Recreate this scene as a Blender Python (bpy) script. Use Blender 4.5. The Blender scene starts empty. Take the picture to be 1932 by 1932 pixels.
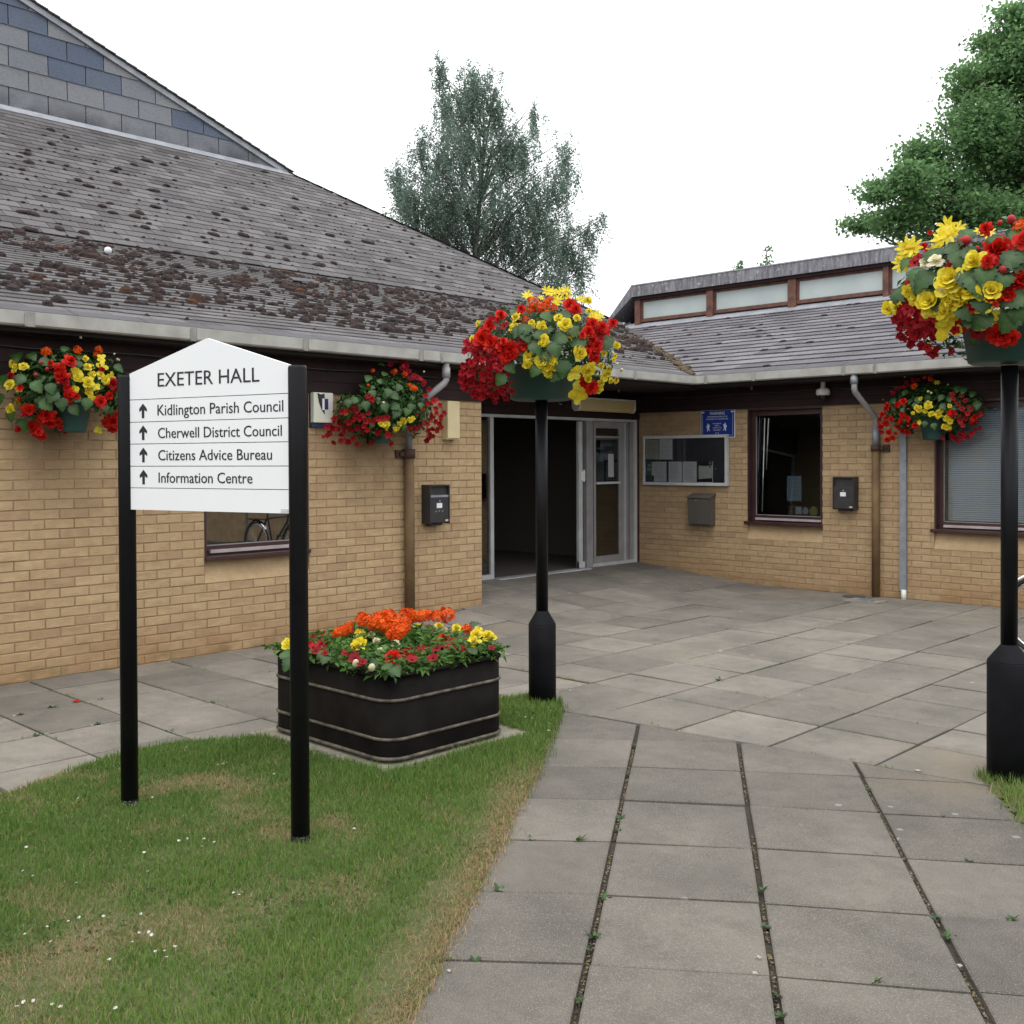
import bpy, math, random
import numpy as np
from mathutils import Vector, Matrix, noise as mnoise
random.seed(7); RNG = np.random.default_rng(7)
sc = bpy.context.scene
COL = sc.collection
PI = math.pi

# ------------------------------------------------------------------ camera
CAM = np.array([9.03, -11.99, 1.63]); F = 1979.5; CX = 966.0; CY = 894.4
_f = np.array([-.693, .721, 0.0]); _f /= np.linalg.norm(_f)
_r = np.array([_f[1], -_f[0], 0.0]); _u = np.array([0, 0, 1.0])
PITCH, ROLL = .0127, .004
FW = _f*math.cos(PITCH)-_u*math.sin(PITCH); UP = _u*math.cos(PITCH)+_f*math.sin(PITCH)
RT = _r*math.cos(ROLL)-UP*math.sin(ROLL); UP = UP*math.cos(ROLL)+_r*math.sin(ROLL)
cam = bpy.data.cameras.new('camera'); camo = bpy.data.objects.new('camera', cam); COL.objects.link(camo)
cam.sensor_width = 36; cam.lens = F/1932*36; cam.shift_y = -(966-CY)/1932
cam.clip_start = .05; cam.clip_end = 2000
camo.matrix_world = Matrix(((RT[0], UP[0], -FW[0], CAM[0]), (RT[1], UP[1], -FW[1], CAM[1]), (RT[2], UP[2], -FW[2], CAM[2]), (0, 0, 0, 1)))
sc.camera = camo

def sight(x, y): return FW+RT*((x-CX)/F)-UP*((y-CY)/F)      # direction measured in the photo (1932 px wide)
def proj(p):
    v = np.asarray(p, float)-CAM; d = v@FW
    return CX+F*(v@RT)/max(d, .01), CY-F*(v@UP)/max(d, .01), d
def on_axis(x, y, ax, val):
    d = sight(x, y); return CAM+d*((val-CAM[ax])/d[ax])

# ------------------------------------------------------------------ world, sun, exposure
w = bpy.data.worlds.new('World'); sc.world = w; w.use_nodes = True
nt = w.node_tree; nt.nodes.clear()
out = nt.nodes.new('ShaderNodeOutputWorld'); bg = nt.nodes.new('ShaderNodeBackground')
sky = nt.nodes.new('ShaderNodeTexSky'); sky.sky_type = 'NISHITA'; sky.sun_disc = False
SUN_EL, SUN_AZ = math.radians(58), math.radians(150)
sky.sun_elevation = SUN_EL; sky.sun_rotation = SUN_AZ
hs = nt.nodes.new('ShaderNodeHueSaturation'); hs.inputs['Saturation'].default_value = .25
nt.links.new(sky.outputs[0], hs.inputs['Color'])
tc = nt.nodes.new('ShaderNodeTexCoord'); sep = nt.nodes.new('ShaderNodeSeparateXYZ')
nt.links.new(tc.outputs['Generated'], sep.inputs[0])
ramp = nt.nodes.new('ShaderNodeMapRange'); ramp.inputs['From Min'].default_value = 0; ramp.inputs['From Max'].default_value = 1
nt.links.new(sep.outputs['Z'], ramp.inputs['Value'])
ovc = nt.nodes.new('ShaderNodeMix'); ovc.data_type = 'RGBA'
ovc.inputs[6].default_value = (10.4, 10.6, 10.8, 1); ovc.inputs[7].default_value = (19.5, 19.8, 20.2, 1)
nt.links.new(ramp.outputs[0], ovc.inputs[0])
mx = nt.nodes.new('ShaderNodeMix'); mx.data_type = 'RGBA'; mx.inputs[0].default_value = .93
nt.links.new(hs.outputs[0], mx.inputs[6]); nt.links.new(ovc.outputs[2], mx.inputs[7])
nt.links.new(mx.outputs[2], bg.inputs[0]); bg.inputs[1].default_value = .10
nt.links.new(bg.outputs[0], out.inputs[0])
sl = bpy.data.lights.new('sun', 'SUN'); sl.energy = .6; sl.angle = math.radians(25); sl.color = (1, .97, .93)
so = bpy.data.objects.new('sun', sl); COL.objects.link(so)
sd = Vector((math.sin(SUN_AZ)*math.cos(SUN_EL), math.cos(SUN_AZ)*math.cos(SUN_EL), math.sin(SUN_EL)))
so.rotation_euler = sd.to_track_quat('Z', 'Y').to_euler(); so.location = (0, 0, 30)
vs = sc.view_settings; vs.view_transform = 'Standard'; vs.look = 'None'; vs.gamma = 1; vs.use_curve_mapping = False; vs.exposure = 0.40
sc.render.film_transparent = False
sc.cycles.max_bounces = 7; sc.cycles.diffuse_bounces = 4; sc.cycles.glossy_bounces = 3; sc.cycles.transparent_max_bounces = 12
sc.cycles.transmission_bounces = 5; sc.cycles.caustics_reflective = False; sc.cycles.caustics_refractive = False

# ------------------------------------------------------------------ materials
MATS = {}
def nodes_of(name):
    m = bpy.data.materials.new(name); m.use_nodes = True; t = m.node_tree; t.nodes.clear()
    o = t.nodes.new('ShaderNodeOutputMaterial'); b = t.nodes.new('ShaderNodeBsdfPrincipled')
    t.links.new(b.outputs[0], o.inputs[0]); MATS[name] = m
    return m, t, b, o
def N(t, typ, **k):
    n = t.nodes.new(typ)
    for a, v in k.items(): setattr(n, a, v)
    return n
def mixc(t, fac, a, b, mode='MIX'):
    n = N(t, 'ShaderNodeMix', data_type='RGBA', blend_type=mode)
    for i, v in ((0, fac), (6, a), (7, b)):
        if hasattr(v, 'links') or isinstance(v, bpy.types.NodeSocket): t.links.new(v, n.inputs[i])
        elif i == 0: n.inputs[0].default_value = v
        else: n.inputs[i].default_value = (*v[:3], 1)
    return n.outputs[2]
def noise(t, scale, detail=4, rough=.55, vec=None, dist=0):
    n = N(t, 'ShaderNodeTexNoise'); n.inputs['Scale'].default_value = scale; n.inputs['Detail'].default_value = detail
    n.inputs['Roughness'].default_value = rough; n.inputs['Distortion'].default_value = dist
    if vec is None: vec = N(t, 'ShaderNodeNewGeometry').outputs['Position']
    t.links.new(vec, n.inputs['Vector']); return n.outputs[0]
def rng(t, v, a, b, c=0, d=1):
    n = N(t, 'ShaderNodeMapRange'); n.clamp = True
    for i, x in enumerate((a, b, c, d)): n.inputs[i+1].default_value = x
    t.links.new(v, n.inputs[0]); return n.outputs[0]
def math_(t, op, a, b=None):
    n = N(t, 'ShaderNodeMath', operation=op)
    for i, v in enumerate((a, b)):
        if v is None: continue
        if isinstance(v, bpy.types.NodeSocket): t.links.new(v, n.inputs[i])
        else: n.inputs[i].default_value = v
    return n.outputs[0]
def bump(t, b, h, strength, dist=.01):
    n = N(t, 'ShaderNodeBump'); n.inputs['Strength'].default_value = strength; n.inputs['Distance'].default_value = dist
    t.links.new(h, n.inputs['Height']); t.links.new(n.outputs[0], b.inputs['Normal'])
def attr(t, name='tint'): return N(t, 'ShaderNodeAttribute', attribute_name=name).outputs['Fac']
def M(name, c1, c2=None, scale=6, rough=.6, metal=0, bmp=0, bscale=None, bdist=.01, tint=None, spec=.5, lo=.35, hi=.65, detail=5):
    if name in MATS: return MATS[name]
    m, t, b, o = nodes_of(name)
    b.inputs['Roughness'].default_value = rough; b.inputs['Metallic'].default_value = metal
    b.inputs['Specular IOR Level'].default_value = spec
    c = None
    if c2 is not None: c = mixc(t, rng(t, noise(t, scale, detail), lo, hi), c1, c2)
    if tint is not None:
        base = c if c is not None else c1
        c = mixc(t, attr(t), base, mixc(t, 1.0, base, tint, 'MULTIPLY'))
    if c is None: b.inputs['Base Color'].default_value = (*c1, 1)
    else: t.links.new(c, b.inputs['Base Color'])
    if bmp: bump(t, b, noise(t, bscale or scale*4, 5), bmp, bdist)
    return m

def build_brick_mat(name, stains, mul=1.0):
    m, t, b, o = nodes_of(name); b.inputs['Roughness'].default_value = .85; b.inputs['Specular IOR Level'].default_value = .25
    geo = N(t, 'ShaderNodeNewGeometry').outputs['Position']
    tn = attr(t)
    r = N(t, 'ShaderNodeValToRGB'); t.links.new(tn, r.inputs[0]); cr = r.color_ramp
    cr.elements[0].color = (.51, .375, .225, 1); cr.elements[1].color = (.44, .305, .190, 1)
    for p, c in ((.3, (.485, .352, .208)), (.5, (.53, .392, .235)), (.7, (.48, .345, .208)), (.86, (.47, .335, .20))):
        e = cr.elements.new(p); e.color = (*c, 1)
    c = mixc(t, rng(t, noise(t, 14, 5), .3, .7), r.outputs[0], mixc(t, 1.0, r.outputs[0], (.84, .82, .80), 'MULTIPLY'))
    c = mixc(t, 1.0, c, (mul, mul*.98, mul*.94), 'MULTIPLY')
    mp = N(t, 'ShaderNodeMapping'); mp.inputs['Scale'].default_value = (1, 1, 3.2); t.links.new(geo, mp.inputs[0])
    fine = noise(t, 38, 6, .6, mp.outputs[0], 1.2)
    c = mixc(t, rng(t, fine, .60, .75, 0, .40), c, (.22, .14, .07))
    # dirt: rust brown splash near the ground, damp streaks under the baskets and sills; also a broad brown patch by the door
    sp = N(t, 'ShaderNodeSeparateXYZ'); t.links.new(geo, sp.inputs[0])
    n2 = noise(t, 2.6, 5)
    low = math_(t, 'MULTIPLY', rng(t, sp.outputs[2], .42, .02), rng(t, n2, .3, .6))
    c = mixc(t, math_(t, 'MULTIPLY', low, .75), c, (.33, .185, .085))
    gr = math_(t, 'MULTIPLY', rng(t, sp.outputs[2], .16, .0), rng(t, noise(t, 6, 4), .45, .65))
    c = mixc(t, math_(t, 'MULTIPLY', gr, .5), c, (.13, .11, .045))
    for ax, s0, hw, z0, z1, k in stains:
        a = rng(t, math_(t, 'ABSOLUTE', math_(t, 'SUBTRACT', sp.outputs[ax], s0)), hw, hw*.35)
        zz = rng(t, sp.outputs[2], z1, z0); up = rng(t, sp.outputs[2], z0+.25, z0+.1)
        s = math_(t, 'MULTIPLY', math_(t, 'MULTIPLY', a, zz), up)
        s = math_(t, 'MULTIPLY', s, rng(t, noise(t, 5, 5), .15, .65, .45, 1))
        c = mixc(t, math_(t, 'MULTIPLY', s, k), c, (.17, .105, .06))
    t.links.new(c, b.inputs['Base Color'])
    h = math_(t, 'ADD', math_(t, 'MULTIPLY', fine, .7), math_(t, 'MULTIPLY', noise(t, 120, 3), .4))
    bump(t, b, h, .8, .012)
    return m
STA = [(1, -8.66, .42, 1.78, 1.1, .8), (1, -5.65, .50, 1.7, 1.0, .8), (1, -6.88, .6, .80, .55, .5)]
STB = [(0, 4.3, .5, 1.78, 1.2, .45), (0, 2.3, .6, .82, .5, .5), (0, 5.0, .9, .80, .45, .5), (0, .7, .9, 2.2, .2, .35)]  # last entry browns the wall beside the door, fading downwards
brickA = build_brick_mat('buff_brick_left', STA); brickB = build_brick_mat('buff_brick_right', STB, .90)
mortar = M('mortar', (.33, .235, .130), (.24, .165, .09), scale=5, rough=.95, bmp=.4, bscale=80)

def slab_mat():
    m, t, b, o = nodes_of('concrete_slab'); b.inputs['Roughness'].default_value = .9; b.inputs['Specular IOR Level'].default_value = .25
    tn = attr(t)
    c = mixc(t, tn, (.120, .106, .089), (.250, .221, .186))
    c = mixc(t, rng(t, noise(t, 1.6, 6, .65), .36, .64), c, mixc(t, 1.0, c, (.66, .68, .68), 'MULTIPLY'))
    c = mixc(t, rng(t, noise(t, 3.7, 6, .7), .56, .64, 0, .35), c, (.085, .078, .066))
    c = mixc(t, rng(t, noise(t, 9, 6, .7), .42, .75, 0, .7), c, mixc(t, 1.0, c, (.72, .72, .70), 'MULTIPLY'))
    c = mixc(t, rng(t, noise(t, 230, 3, .8), .52, .72, 0, .5), c, (.50, .47, .43))
    c = mixc(t, rng(t, noise(t, 260, 3, .8), .28, .46, .45, 0), c, (.10, .09, .08))
    v = N(t, 'ShaderNodeTexVoronoi'); v.inputs['Scale'].default_value = 7.5; v.inputs['Randomness'].default_value = 1
    t.links.new(N(t, 'ShaderNodeNewGeometry').outputs['Position'], v.inputs['Vector'])
    spot = rng(t, v.outputs['Distance'], .16, .12)
    spot = math_(t, 'MULTIPLY', spot, rng(t, noise(t, .9, 2), .56, .60))
    spot = math_(t, 'MULTIPLY', spot, rng(t, v.outputs['Color'], .5, .52))
    c = mixc(t, math_(t, 'MULTIPLY', spot, .35), c, (.42, .41, .38))
    c = mixc(t, rng(t, noise(t, .55, 3), .62, .72, 0, .35), c, (.24, .19, .13))
    t.links.new(c, b.inputs['Base Color'])
    bump(t, b, noise(t, 140, 5, .7), .35, .004)
    return m
slabm = slab_mat()
bedm = M('joint_sand', (.022, .018, .013), (.055, .045, .032), scale=60, rough=1, bmp=.5, bscale=120)

def slate_mat(name, a, bcol, lichen=.3):
    m, t, b, o = nodes_of(name); b.inputs['Roughness'].default_value = .85; b.inputs['Specular IOR Level'].default_value = .25
    c = mixc(t, attr(t), a, bcol)
    c = mixc(t, rng(t, noise(t, 1.2, 4), .4, .65, 0, .5), c, mixc(t, 1.0, c, (.80, .80, .84), 'MULTIPLY'))
    c = mixc(t, rng(t, noise(t, 30, 5, .7), .5, .7, 0, .5), c, mixc(t, 1.0, c, (.62, .60, .58), 'MULTIPLY'))
    c = mixc(t, rng(t, noise(t, 16, 3, .6), .69, .72, 0, lichen), c, (.50, .49, .45))
    t.links.new(c, b.inputs['Base Color']); bump(t, b, noise(t, 26, 6, .7), .9, .016)
    return m
slateA = slate_mat('grey_slate', (.080, .074, .075), (.160, .150, .150))
slateB = slate_mat('riven_slate', (.105, .099, .109), (.20, .19, .20), .6)
eavem = M('eaves_slate', (.060, .058, .066), (.085, .082, .090), scale=2, rough=.75, spec=.25)
tilem0 = slate_mat('hung_tile', (.110, .135, .185), (.235, .240, .250), .05)
def streak_mat():
    m, t, b, o = nodes_of('weathered_fascia'); b.inputs['Roughness'].default_value = .8; b.inputs['Specular IOR Level'].default_value = .25
    mp = N(t, 'ShaderNodeMapping'); mp.inputs['Scale'].default_value = (9, 9, 1.6); t.links.new(N(t, 'ShaderNodeNewGeometry').outputs['Position'], mp.inputs[0])
    c = mixc(t, rng(t, noise(t, 3, 5, .6, mp.outputs[0]), .35, .65), (.12, .115, .13), (.27, .265, .285))
    c = mixc(t, rng(t, noise(t, 20, 3, .6), .64, .68, 0, .8), c, (.50, .50, .48)); t.links.new(c, b.inputs['Base Color']); return m
tilem = tilem0
_t = tilem0.node_tree; _b = [n for n in _t.nodes if n.type == 'BSDF_PRINCIPLED'][0]; _c = _b.inputs['Base Color'].links[0].from_socket
_sp = N(_t, 'ShaderNodeSeparateXYZ'); _t.links.new(N(_t, 'ShaderNodeNewGeometry').outputs['Position'], _sp.inputs[0])
_k = math_(_t, 'MULTIPLY', rng(_t, _sp.outputs[2], 7.98, 7.60), rng(_t, noise(_t, 2.2, 5), .30, .62))
_t.links.new(mixc(_t, math_(_t, 'MULTIPLY', _k, .8), _c, (.035, .036, .045)), _b.inputs['Base Color'])
leadm = M('lead', (.26, .275, .30), (.36, .37, .40), scale=5, rough=.5, bmp=.2)
fascm = streak_mat()
mossm = M('moss', (.020, .013, .013), (.046, .030, .026), scale=9, rough=1, bmp=1, bscale=90, tint=(2.3, 1.5, .7))
guttm = M('gutter_metal', (.38, .375, .345), (.22, .21, .18), scale=4.5, rough=.6, lo=.40, hi=.85, bmp=.1)
guttj = M('gutter_strap', (.20, .195, .175), (.30, .29, .26), scale=9, rough=.6)
darkwood = M('dark_stained_boards', (.016, .007, .008), (.028, .012, .012), scale=4, rough=.7, spec=.25, bmp=.2, bscale=30)
soffm = M('soffit_paint', (.012, .009, .011), (.020, .013, .015), scale=4, rough=.7)
frame_m = M('maroon_frame', (.035, .014, .014), (.052, .022, .021), scale=6, rough=.38)
stripm = M('pinkish_strip', (.42, .37, .37), (.34, .29, .29), scale=8, rough=.5)
redwood = M('weathered_timber', (.17, .07, .045), (.075, .035, .028), scale=9, rough=.65, bmp=.3, bscale=40)
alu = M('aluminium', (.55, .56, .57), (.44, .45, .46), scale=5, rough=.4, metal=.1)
alu_d = M('aluminium_grey', (.30, .29, .295), (.23, .225, .23), scale=5, rough=.45, metal=.1)  # darker grey aluminium for door post, leaf frame and glazing beads
blackpaint = M('black_paint', (.005, .005, .006), (.009, .009, .011), scale=3, rough=.42, bmp=.05, bscale=60, spec=.16)
blackrough = M('black_base_paint', (.007, .007, .009), (.012, .012, .015), scale=5, rough=.6, bmp=.15, bscale=80, spec=.10)
wornmetal = M('worn_band', (.15, .125, .090), (.028, .022, .016), scale=14, rough=.5)
boxblack = M('textured_black', (.022, .020, .022), (.030, .027, .028), scale=12, rough=.55, bmp=.2, bscale=200)
boxgrey = M('grey_brown_enamel', (.075, .066, .058), (.085, .076, .066), scale=3, rough=.5)
green_tub = M('green_tub', (.010, .045, .040), (.014, .058, .050), scale=4, rough=.5)
white_sign = M('sign_white', (.80, .81, .82), (.77, .78, .79), scale=2, rough=.35)
ink = M('ink', (.012, .012, .016), rough=.5)
paper = M('paper', (.74, .74, .76), (.68, .68, .70), scale=9, rough=.8)
paper2 = M('yellowed_paper', (.50, .47, .40), (.44, .41, .35), scale=9, rough=.8)
whitep = M('white_plastic', (.72, .72, .70), (.62, .62, .60), scale=6, rough=.45)
cream = M('cream_plastic', (.66, .56, .33), (.60, .50, .29), scale=4, rough=.5)
creamw = M('alarm_cream', (.66, .66, .54), (.60, .60, .50), scale=4, rough=.45)
navy = M('navy_plastic', (.012, .035, .10), rough=.4)
bluesign = M('warning_blue', (.008, .030, .20), (.010, .035, .23), scale=4, rough=.35)
felt = M('board_felt', (.045, .042, .055), (.055, .050, .065), scale=30, rough=.95)
rust = M('rusty_iron', (.115, .062, .030), (.165, .105, .040), scale=5, rough=.75, bmp=.3, bscale=60)
rust2 = M('rusty_collar', (.045, .024, .018), (.075, .035, .022), scale=9, rough=.8, bmp=.3, bscale=60)
galv = M('galvanised', (.20, .22, .245), (.27, .29, .31), scale=12, rough=.5, metal=.2)
greyp = M('grey_pipe', (.30, .29, .29), (.24, .23, .235), scale=6, rough=.5)
concrete = M('concrete_pad', (.28, .25, .20), (.21, .185, .145), scale=7, rough=.95, bmp=.4, bscale=90)
soil = M('soil', (.045, .030, .018), (.075, .052, .030), scale=20, rough=1, bmp=.8, bscale=60)
room = M('dark_room', (.13, .115, .11), rough=.9)
mat_floor = M('entrance_mat', (.06, .048, .044), (.09, .07, .065), scale=40, rough=1)
rubber = M('rubber', (.012, .012, .013), rough=.6)
chrome = M('chrome', (.62, .63, .65), rough=.16, metal=1)
bikeblue = M('bicycle_paint', (.012, .018, .04), rough=.3)
asphalt = M('asphalt', (.05, .048, .045), (.065, .062, .058), scale=30, rough=.95)
teal = M('teal_print', (.03, .13, .11), rough=.6)
bark_b = M('birch_bark', (.16, .15, .135), (.08, .072, .06), scale=5, rough=.9)
bark = M('bark', (.075, .058, .042), (.045, .035, .026), scale=8, rough=.95, bmp=.6)

def leaf_mat(name, a, b_, trans=.35, rough=.5, spec=.35):
    m, t, b, o = nodes_of(name); b.inputs['Roughness'].default_value = rough; b.inputs['Specular IOR Level'].default_value = spec
    c = mixc(t, attr(t), a, b_)
    c = mixc(t, rng(t, noise(t, 55, 4, .6), .35, .65), c, mixc(t, 1.0, c, (.72, .72, .72), 'MULTIPLY')); t.links.new(c, b.inputs['Base Color'])
    tr = N(t, 'ShaderNodeBsdfTranslucent'); t.links.new(c, tr.inputs[0])
    ms = N(t, 'ShaderNodeMixShader'); ms.inputs[0].default_value = trans
    t.links.new(b.outputs[0], ms.inputs[1]); t.links.new(tr.outputs[0], ms.inputs[2]); t.links.new(ms.outputs[0], o.inputs[0])
    return m
leafm = leaf_mat('bedding_leaf', (.014, .048, .010), (.060, .150, .022), .35, .55, .2)
plantleaf = leaf_mat('planter_leaf', (.040, .105, .018), (.15, .29, .055), .35, .55, .2)  # lighter green leaf for the planter bedding
leafbig = leaf_mat('begonia_leaf', (.010, .038, .008), (.062, .150, .026), .25, .42, .4)
petal = {k: leaf_mat('petal_'+k, a, b_, .28, .55, .2) for k, a, b_ in (
    ('crimson', (.26, .003, .010), (.56, .010, .018)), ('scarlet', (.46, .006, .006), (.82, .030, .012)),
    ('orange', (.74, .060, .004), (.95, .17, .010)), ('yellow', (.80, .60, .012), (.96, .86, .10)),
    ('cream', (.86, .80, .50), (.90, .84, .62)), ('pink', (.50, .030, .045), (.70, .10, .11)), ('white', (.8, .8, .76), (.85, .85, .8)))}
throat = M('petunia_throat', (.09, .004, .012), rough=.8)
yolk = M('flower_centre', (.75, .42, .02), rough=.8)
birchleaf = leaf_mat('birch_leaf', (.17, .245, .20), (.28, .37, .30), .68, .6, .2)  # haze over the far birch is put into this pale leaf colour
mapleleaf = leaf_mat('broad_leaf', (.13, .25, .11), (.27, .45, .18), .68, .6, .2)  # lightened likewise, the hazy veil is carried by the leaf colour
hedgeleaf = leaf_mat('hedge_leaf', (.02, .05, .016), (.05, .10, .03), .3, .5)
def grass_mat():
    m, t, b, o = nodes_of('grass_blade'); b.inputs['Roughness'].default_value = .6; b.inputs['Specular IOR Level'].default_value = .25
    a = N(t, 'ShaderNodeAttribute', attribute_name='hue').outputs['Color']; t.links.new(a, b.inputs['Base Color'])
    tr = N(t, 'ShaderNodeBsdfTranslucent'); t.links.new(a, tr.inputs[0]); ms = N(t, 'ShaderNodeMixShader'); ms.inputs[0].default_value = .35
    t.links.new(b.outputs[0], ms.inputs[1]); t.links.new(tr.outputs[0], ms.inputs[2]); t.links.new(ms.outputs[0], o.inputs[0]); return m
grassm = grass_mat()
lawnm = M('lawn_soil', (.065, .085, .028), (.13, .115, .055), scale=2.2, rough=1, bmp=.8, bscale=70)
def glass_mat(name, tint=(.9, .95, .93), refl=(.9, .95, 1), fac=.08):
    m, t, b, o = nodes_of(name); t.nodes.remove(b)
    tr = N(t, 'ShaderNodeBsdfTransparent'); tr.inputs[0].default_value = (*tint, 1)
    g = N(t, 'ShaderNodeBsdfGlossy'); g.inputs['Color'].default_value = (*refl, 1); g.inputs['Roughness'].default_value = .015
    fr = N(t, 'ShaderNodeFresnel'); fr.inputs[0].default_value = 1.5
    f2 = math_(t, 'ADD', math_(t, 'MULTIPLY', fr.outputs[0], 1.0), fac)
    f2 = math_(t, 'MAXIMUM', math_(t, 'MINIMUM', f2, 1.0), 0.004)
    ms = N(t, 'ShaderNodeMixShader'); t.links.new(f2, ms.inputs[0]); t.links.new(tr.outputs[0], ms.inputs[1]); t.links.new(g.outputs[0], ms.inputs[2])
    t.links.new(ms.outputs[0], o.inputs[0]); return m
glass = glass_mat('window_glass', (.9, .92, .91), fac=.035)
glass_m = glass_mat('mirror_glass', (.28, .27, .26), (.9, .9, .92), fac=.30)
glass_d = glass_mat('door_glass', (.6, .6, .58), fac=.10)
frost = M('obscured_glass', (.50, .56, .54), (.44, .50, .49), scale=2, rough=.3)
difm = M('lamp_diffuser', (.62, .50, .24), (.55, .44, .22), scale=5, rough=.35)

# ------------------------------------------------------------------ mesh helpers
class MB:
    def __init__(s): s.v = []; s.f = []; s.t = []; s.m = []
    def add(s, vs_, fs, tint=.5, mi=0):
        o = len(s.v); s.v += [tuple(map(float, p)) for p in vs_]
        for f in fs: s.f.append([i+o for i in f]); s.m.append(mi)
        s.t += [tint]*len(vs_); return s
    def box(s, x0, x1, y0, y1, z0, z1, tint=.5, mi=0):
        v = [(x0, y0, z0), (x1, y0, z0), (x1, y1, z0), (x0, y1, z0), (x0, y0, z1), (x1, y0, z1), (x1, y1, z1), (x0, y1, z1)]
        return s.add(v, [(0, 3, 2, 1), (4, 5, 6, 7), (0, 1, 5, 4), (1, 2, 6, 5), (2, 3, 7, 6), (3, 0, 4, 7)], tint, mi)
    def prism(s, pts, off, tint=.5, mi=0):      # convex polygon extruded by a vector
        n = len(pts); p = [np.array(q, float) for q in pts]; o = np.array(off, float)
        v = p+[q+o for q in p]
        return s.add(v, [list(range(n))[::-1], list(range(n, 2*n))]+[(i, (i+1) % n, (i+1) % n+n, i+n) for i in range(n)], tint, mi)
    def tube(s, path, r, n=12, tint=.5, mi=0, caps=True):
        path = [Vector(p) for p in path]; rs = r if isinstance(r, (list, tuple)) else [r]*len(path)
        rings = []; prev = None
        for i, p in enumerate(path):
            d = (path[min(i+1, len(path)-1)]-path[max(i-1, 0)]).normalized()
            if prev is None:
                a = d.orthogonal().normalized()
            else:
                a = (prev-d*prev.dot(d)).normalized()
            prev = a; b = d.cross(a)
            rings.append([p+(a*math.cos(2*PI*k/n)+b*math.sin(2*PI*k/n))*rs[i] for k in range(n)])
        v = [q for rg in rings for q in rg]; fs = []
        for i in range(len(path)-1):
            for k in range(n): fs.append((i*n+k, i*n+(k+1) % n, (i+1)*n+(k+1) % n, (i+1)*n+k))
        if caps: fs += [list(range(n))[::-1], [(len(path)-1)*n+k for k in range(n)]]
        return s.add(v, fs, tint, mi)
    def lathe(s, prof, c, n=24, tint=.5, mi=0):   # prof: (r, z) bottom to top
        v = [(c[0]+r*math.cos(2*PI*k/n), c[1]+r*math.sin(2*PI*k/n), c[2]+z) for r, z in prof for k in range(n)]
        fs = [(i*n+k, i*n+(k+1) % n, (i+1)*n+(k+1) % n, (i+1)*n+k) for i in range(len(prof)-1) for k in range(n)]
        fs += [list(range(n))[::-1], [(len(prof)-1)*n+k for k in range(n)]]
        return s.add(v, fs, tint, mi)
    def sphere(s, c, r, n=12, h=8, sc_=(1, 1, 1), tint=.5, mi=0):
        v = [(c[0], c[1], c[2]-r*sc_[2])]
        for i in range(1, h):
            a = -PI/2+PI*i/h
            v += [(c[0]+r*sc_[0]*math.cos(a)*math.cos(2*PI*k/n), c[1]+r*sc_[1]*math.cos(a)*math.sin(2*PI*k/n), c[2]+r*sc_[2]*math.sin(a)) for k in range(n)]
        v.append((c[0], c[1], c[2]+r*sc_[2])); L = len(v)-1
        fs = [(0, 1+(k+1) % n, 1+k) for k in range(n)]
        for i in range(h-2):
            for k in range(n): fs.append((1+i*n+k, 1+i*n+(k+1) % n, 1+(i+1)*n+(k+1) % n, 1+(i+1)*n+k))
        fs += [(1+(h-2)*n+k, 1+(h-2)*n+(k+1) % n, L) for k in range(n)]
        return s.add(v, fs, tint, mi)
    def mesh(s, name, mats, smooth=False):
        me = bpy.data.meshes.new(name); me.from_pydata(s.v, [], s.f)
        at = me.attributes.new('tint', 'FLOAT', 'POINT'); at.data.foreach_set('value', np.array(s.t, np.float32))
        for m in (mats if isinstance(mats, (list, tuple)) else [mats]): me.materials.append(m)
        me.polygons.foreach_set('material_index', np.array(s.m, np.int32))
        if smooth: me.polygons.foreach_set('use_smooth', np.ones(len(s.f), bool))
        me.update(); return me
def link(name, me, parent=None, loc=None, mat=None):
    o = bpy.data.objects.new(name, me); COL.objects.link(o)
    if parent is not None: o.parent = parent
    if mat is not None: o.matrix_local = mat
    elif loc is not None: o.location = loc
    return o
def wloc(p):
    v = [0.0, 0.0, 0.0]
    while p is not None:
        v = [a+b for a, b in zip(v, p.location)]; p = p.parent
    return v
def obj(name, mb, mats, parent=None, smooth=False, kind=None, label=None, rel=None, bevel=0):
    rel = wloc(parent) if rel is None else rel
    if any(rel): mb.v = [(x-rel[0], y-rel[1], z-rel[2]) for x, y, z in mb.v]
    o = link(name, mb.mesh(name, mats, smooth), parent)
    if bevel:
        b = o.modifiers.new('bevel', 'BEVEL'); b.width = bevel; b.segments = 2; b.limit_method = 'ANGLE'
    if kind: o['kind'] = kind
    if label: o['label'] = label
    return o
def tag(o, label=None, cat=None, group=None, kind=None):
    if label: o['label'] = label
    if cat: o['category'] = cat
    if group: o['group'] = group
    if kind: o['kind'] = kind
    return o
def empty(name, loc, label=None, cat=None, group=None, kind=None):
    o = bpy.data.objects.new(name, None); COL.objects.link(o); o.location = loc; o.empty_display_size = .2
    return tag(o, label, cat, group, kind)
def clip(poly, a, b, c):      # keep a*x+b*y<=c
    res = []
    for i in range(len(poly)):
        p, q = poly[i], poly[(i+1) % len(poly)]; dp = a*p[0]+b*p[1]-c; dq = a*q[0]+b*q[1]-c
        if dp <= 0: res.append(p)
        if dp*dq < 0: k = dp/(dp-dq); res.append((p[0]+(q[0]-p[0])*k, p[1]+(q[1]-p[1])*k))
    return res
def parea(pts):
    q = [proj(p) for p in pts]
    return abs(sum(q[i][0]*q[(i+1) % len(q)][1]-q[(i+1) % len(q)][0]*q[i][1] for i in range(len(q))))/2
def visible(p, m=260):
    x, y, d = proj(p); return d > .3 and -m < x < 1932+m and -m < y < 1932+m
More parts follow.
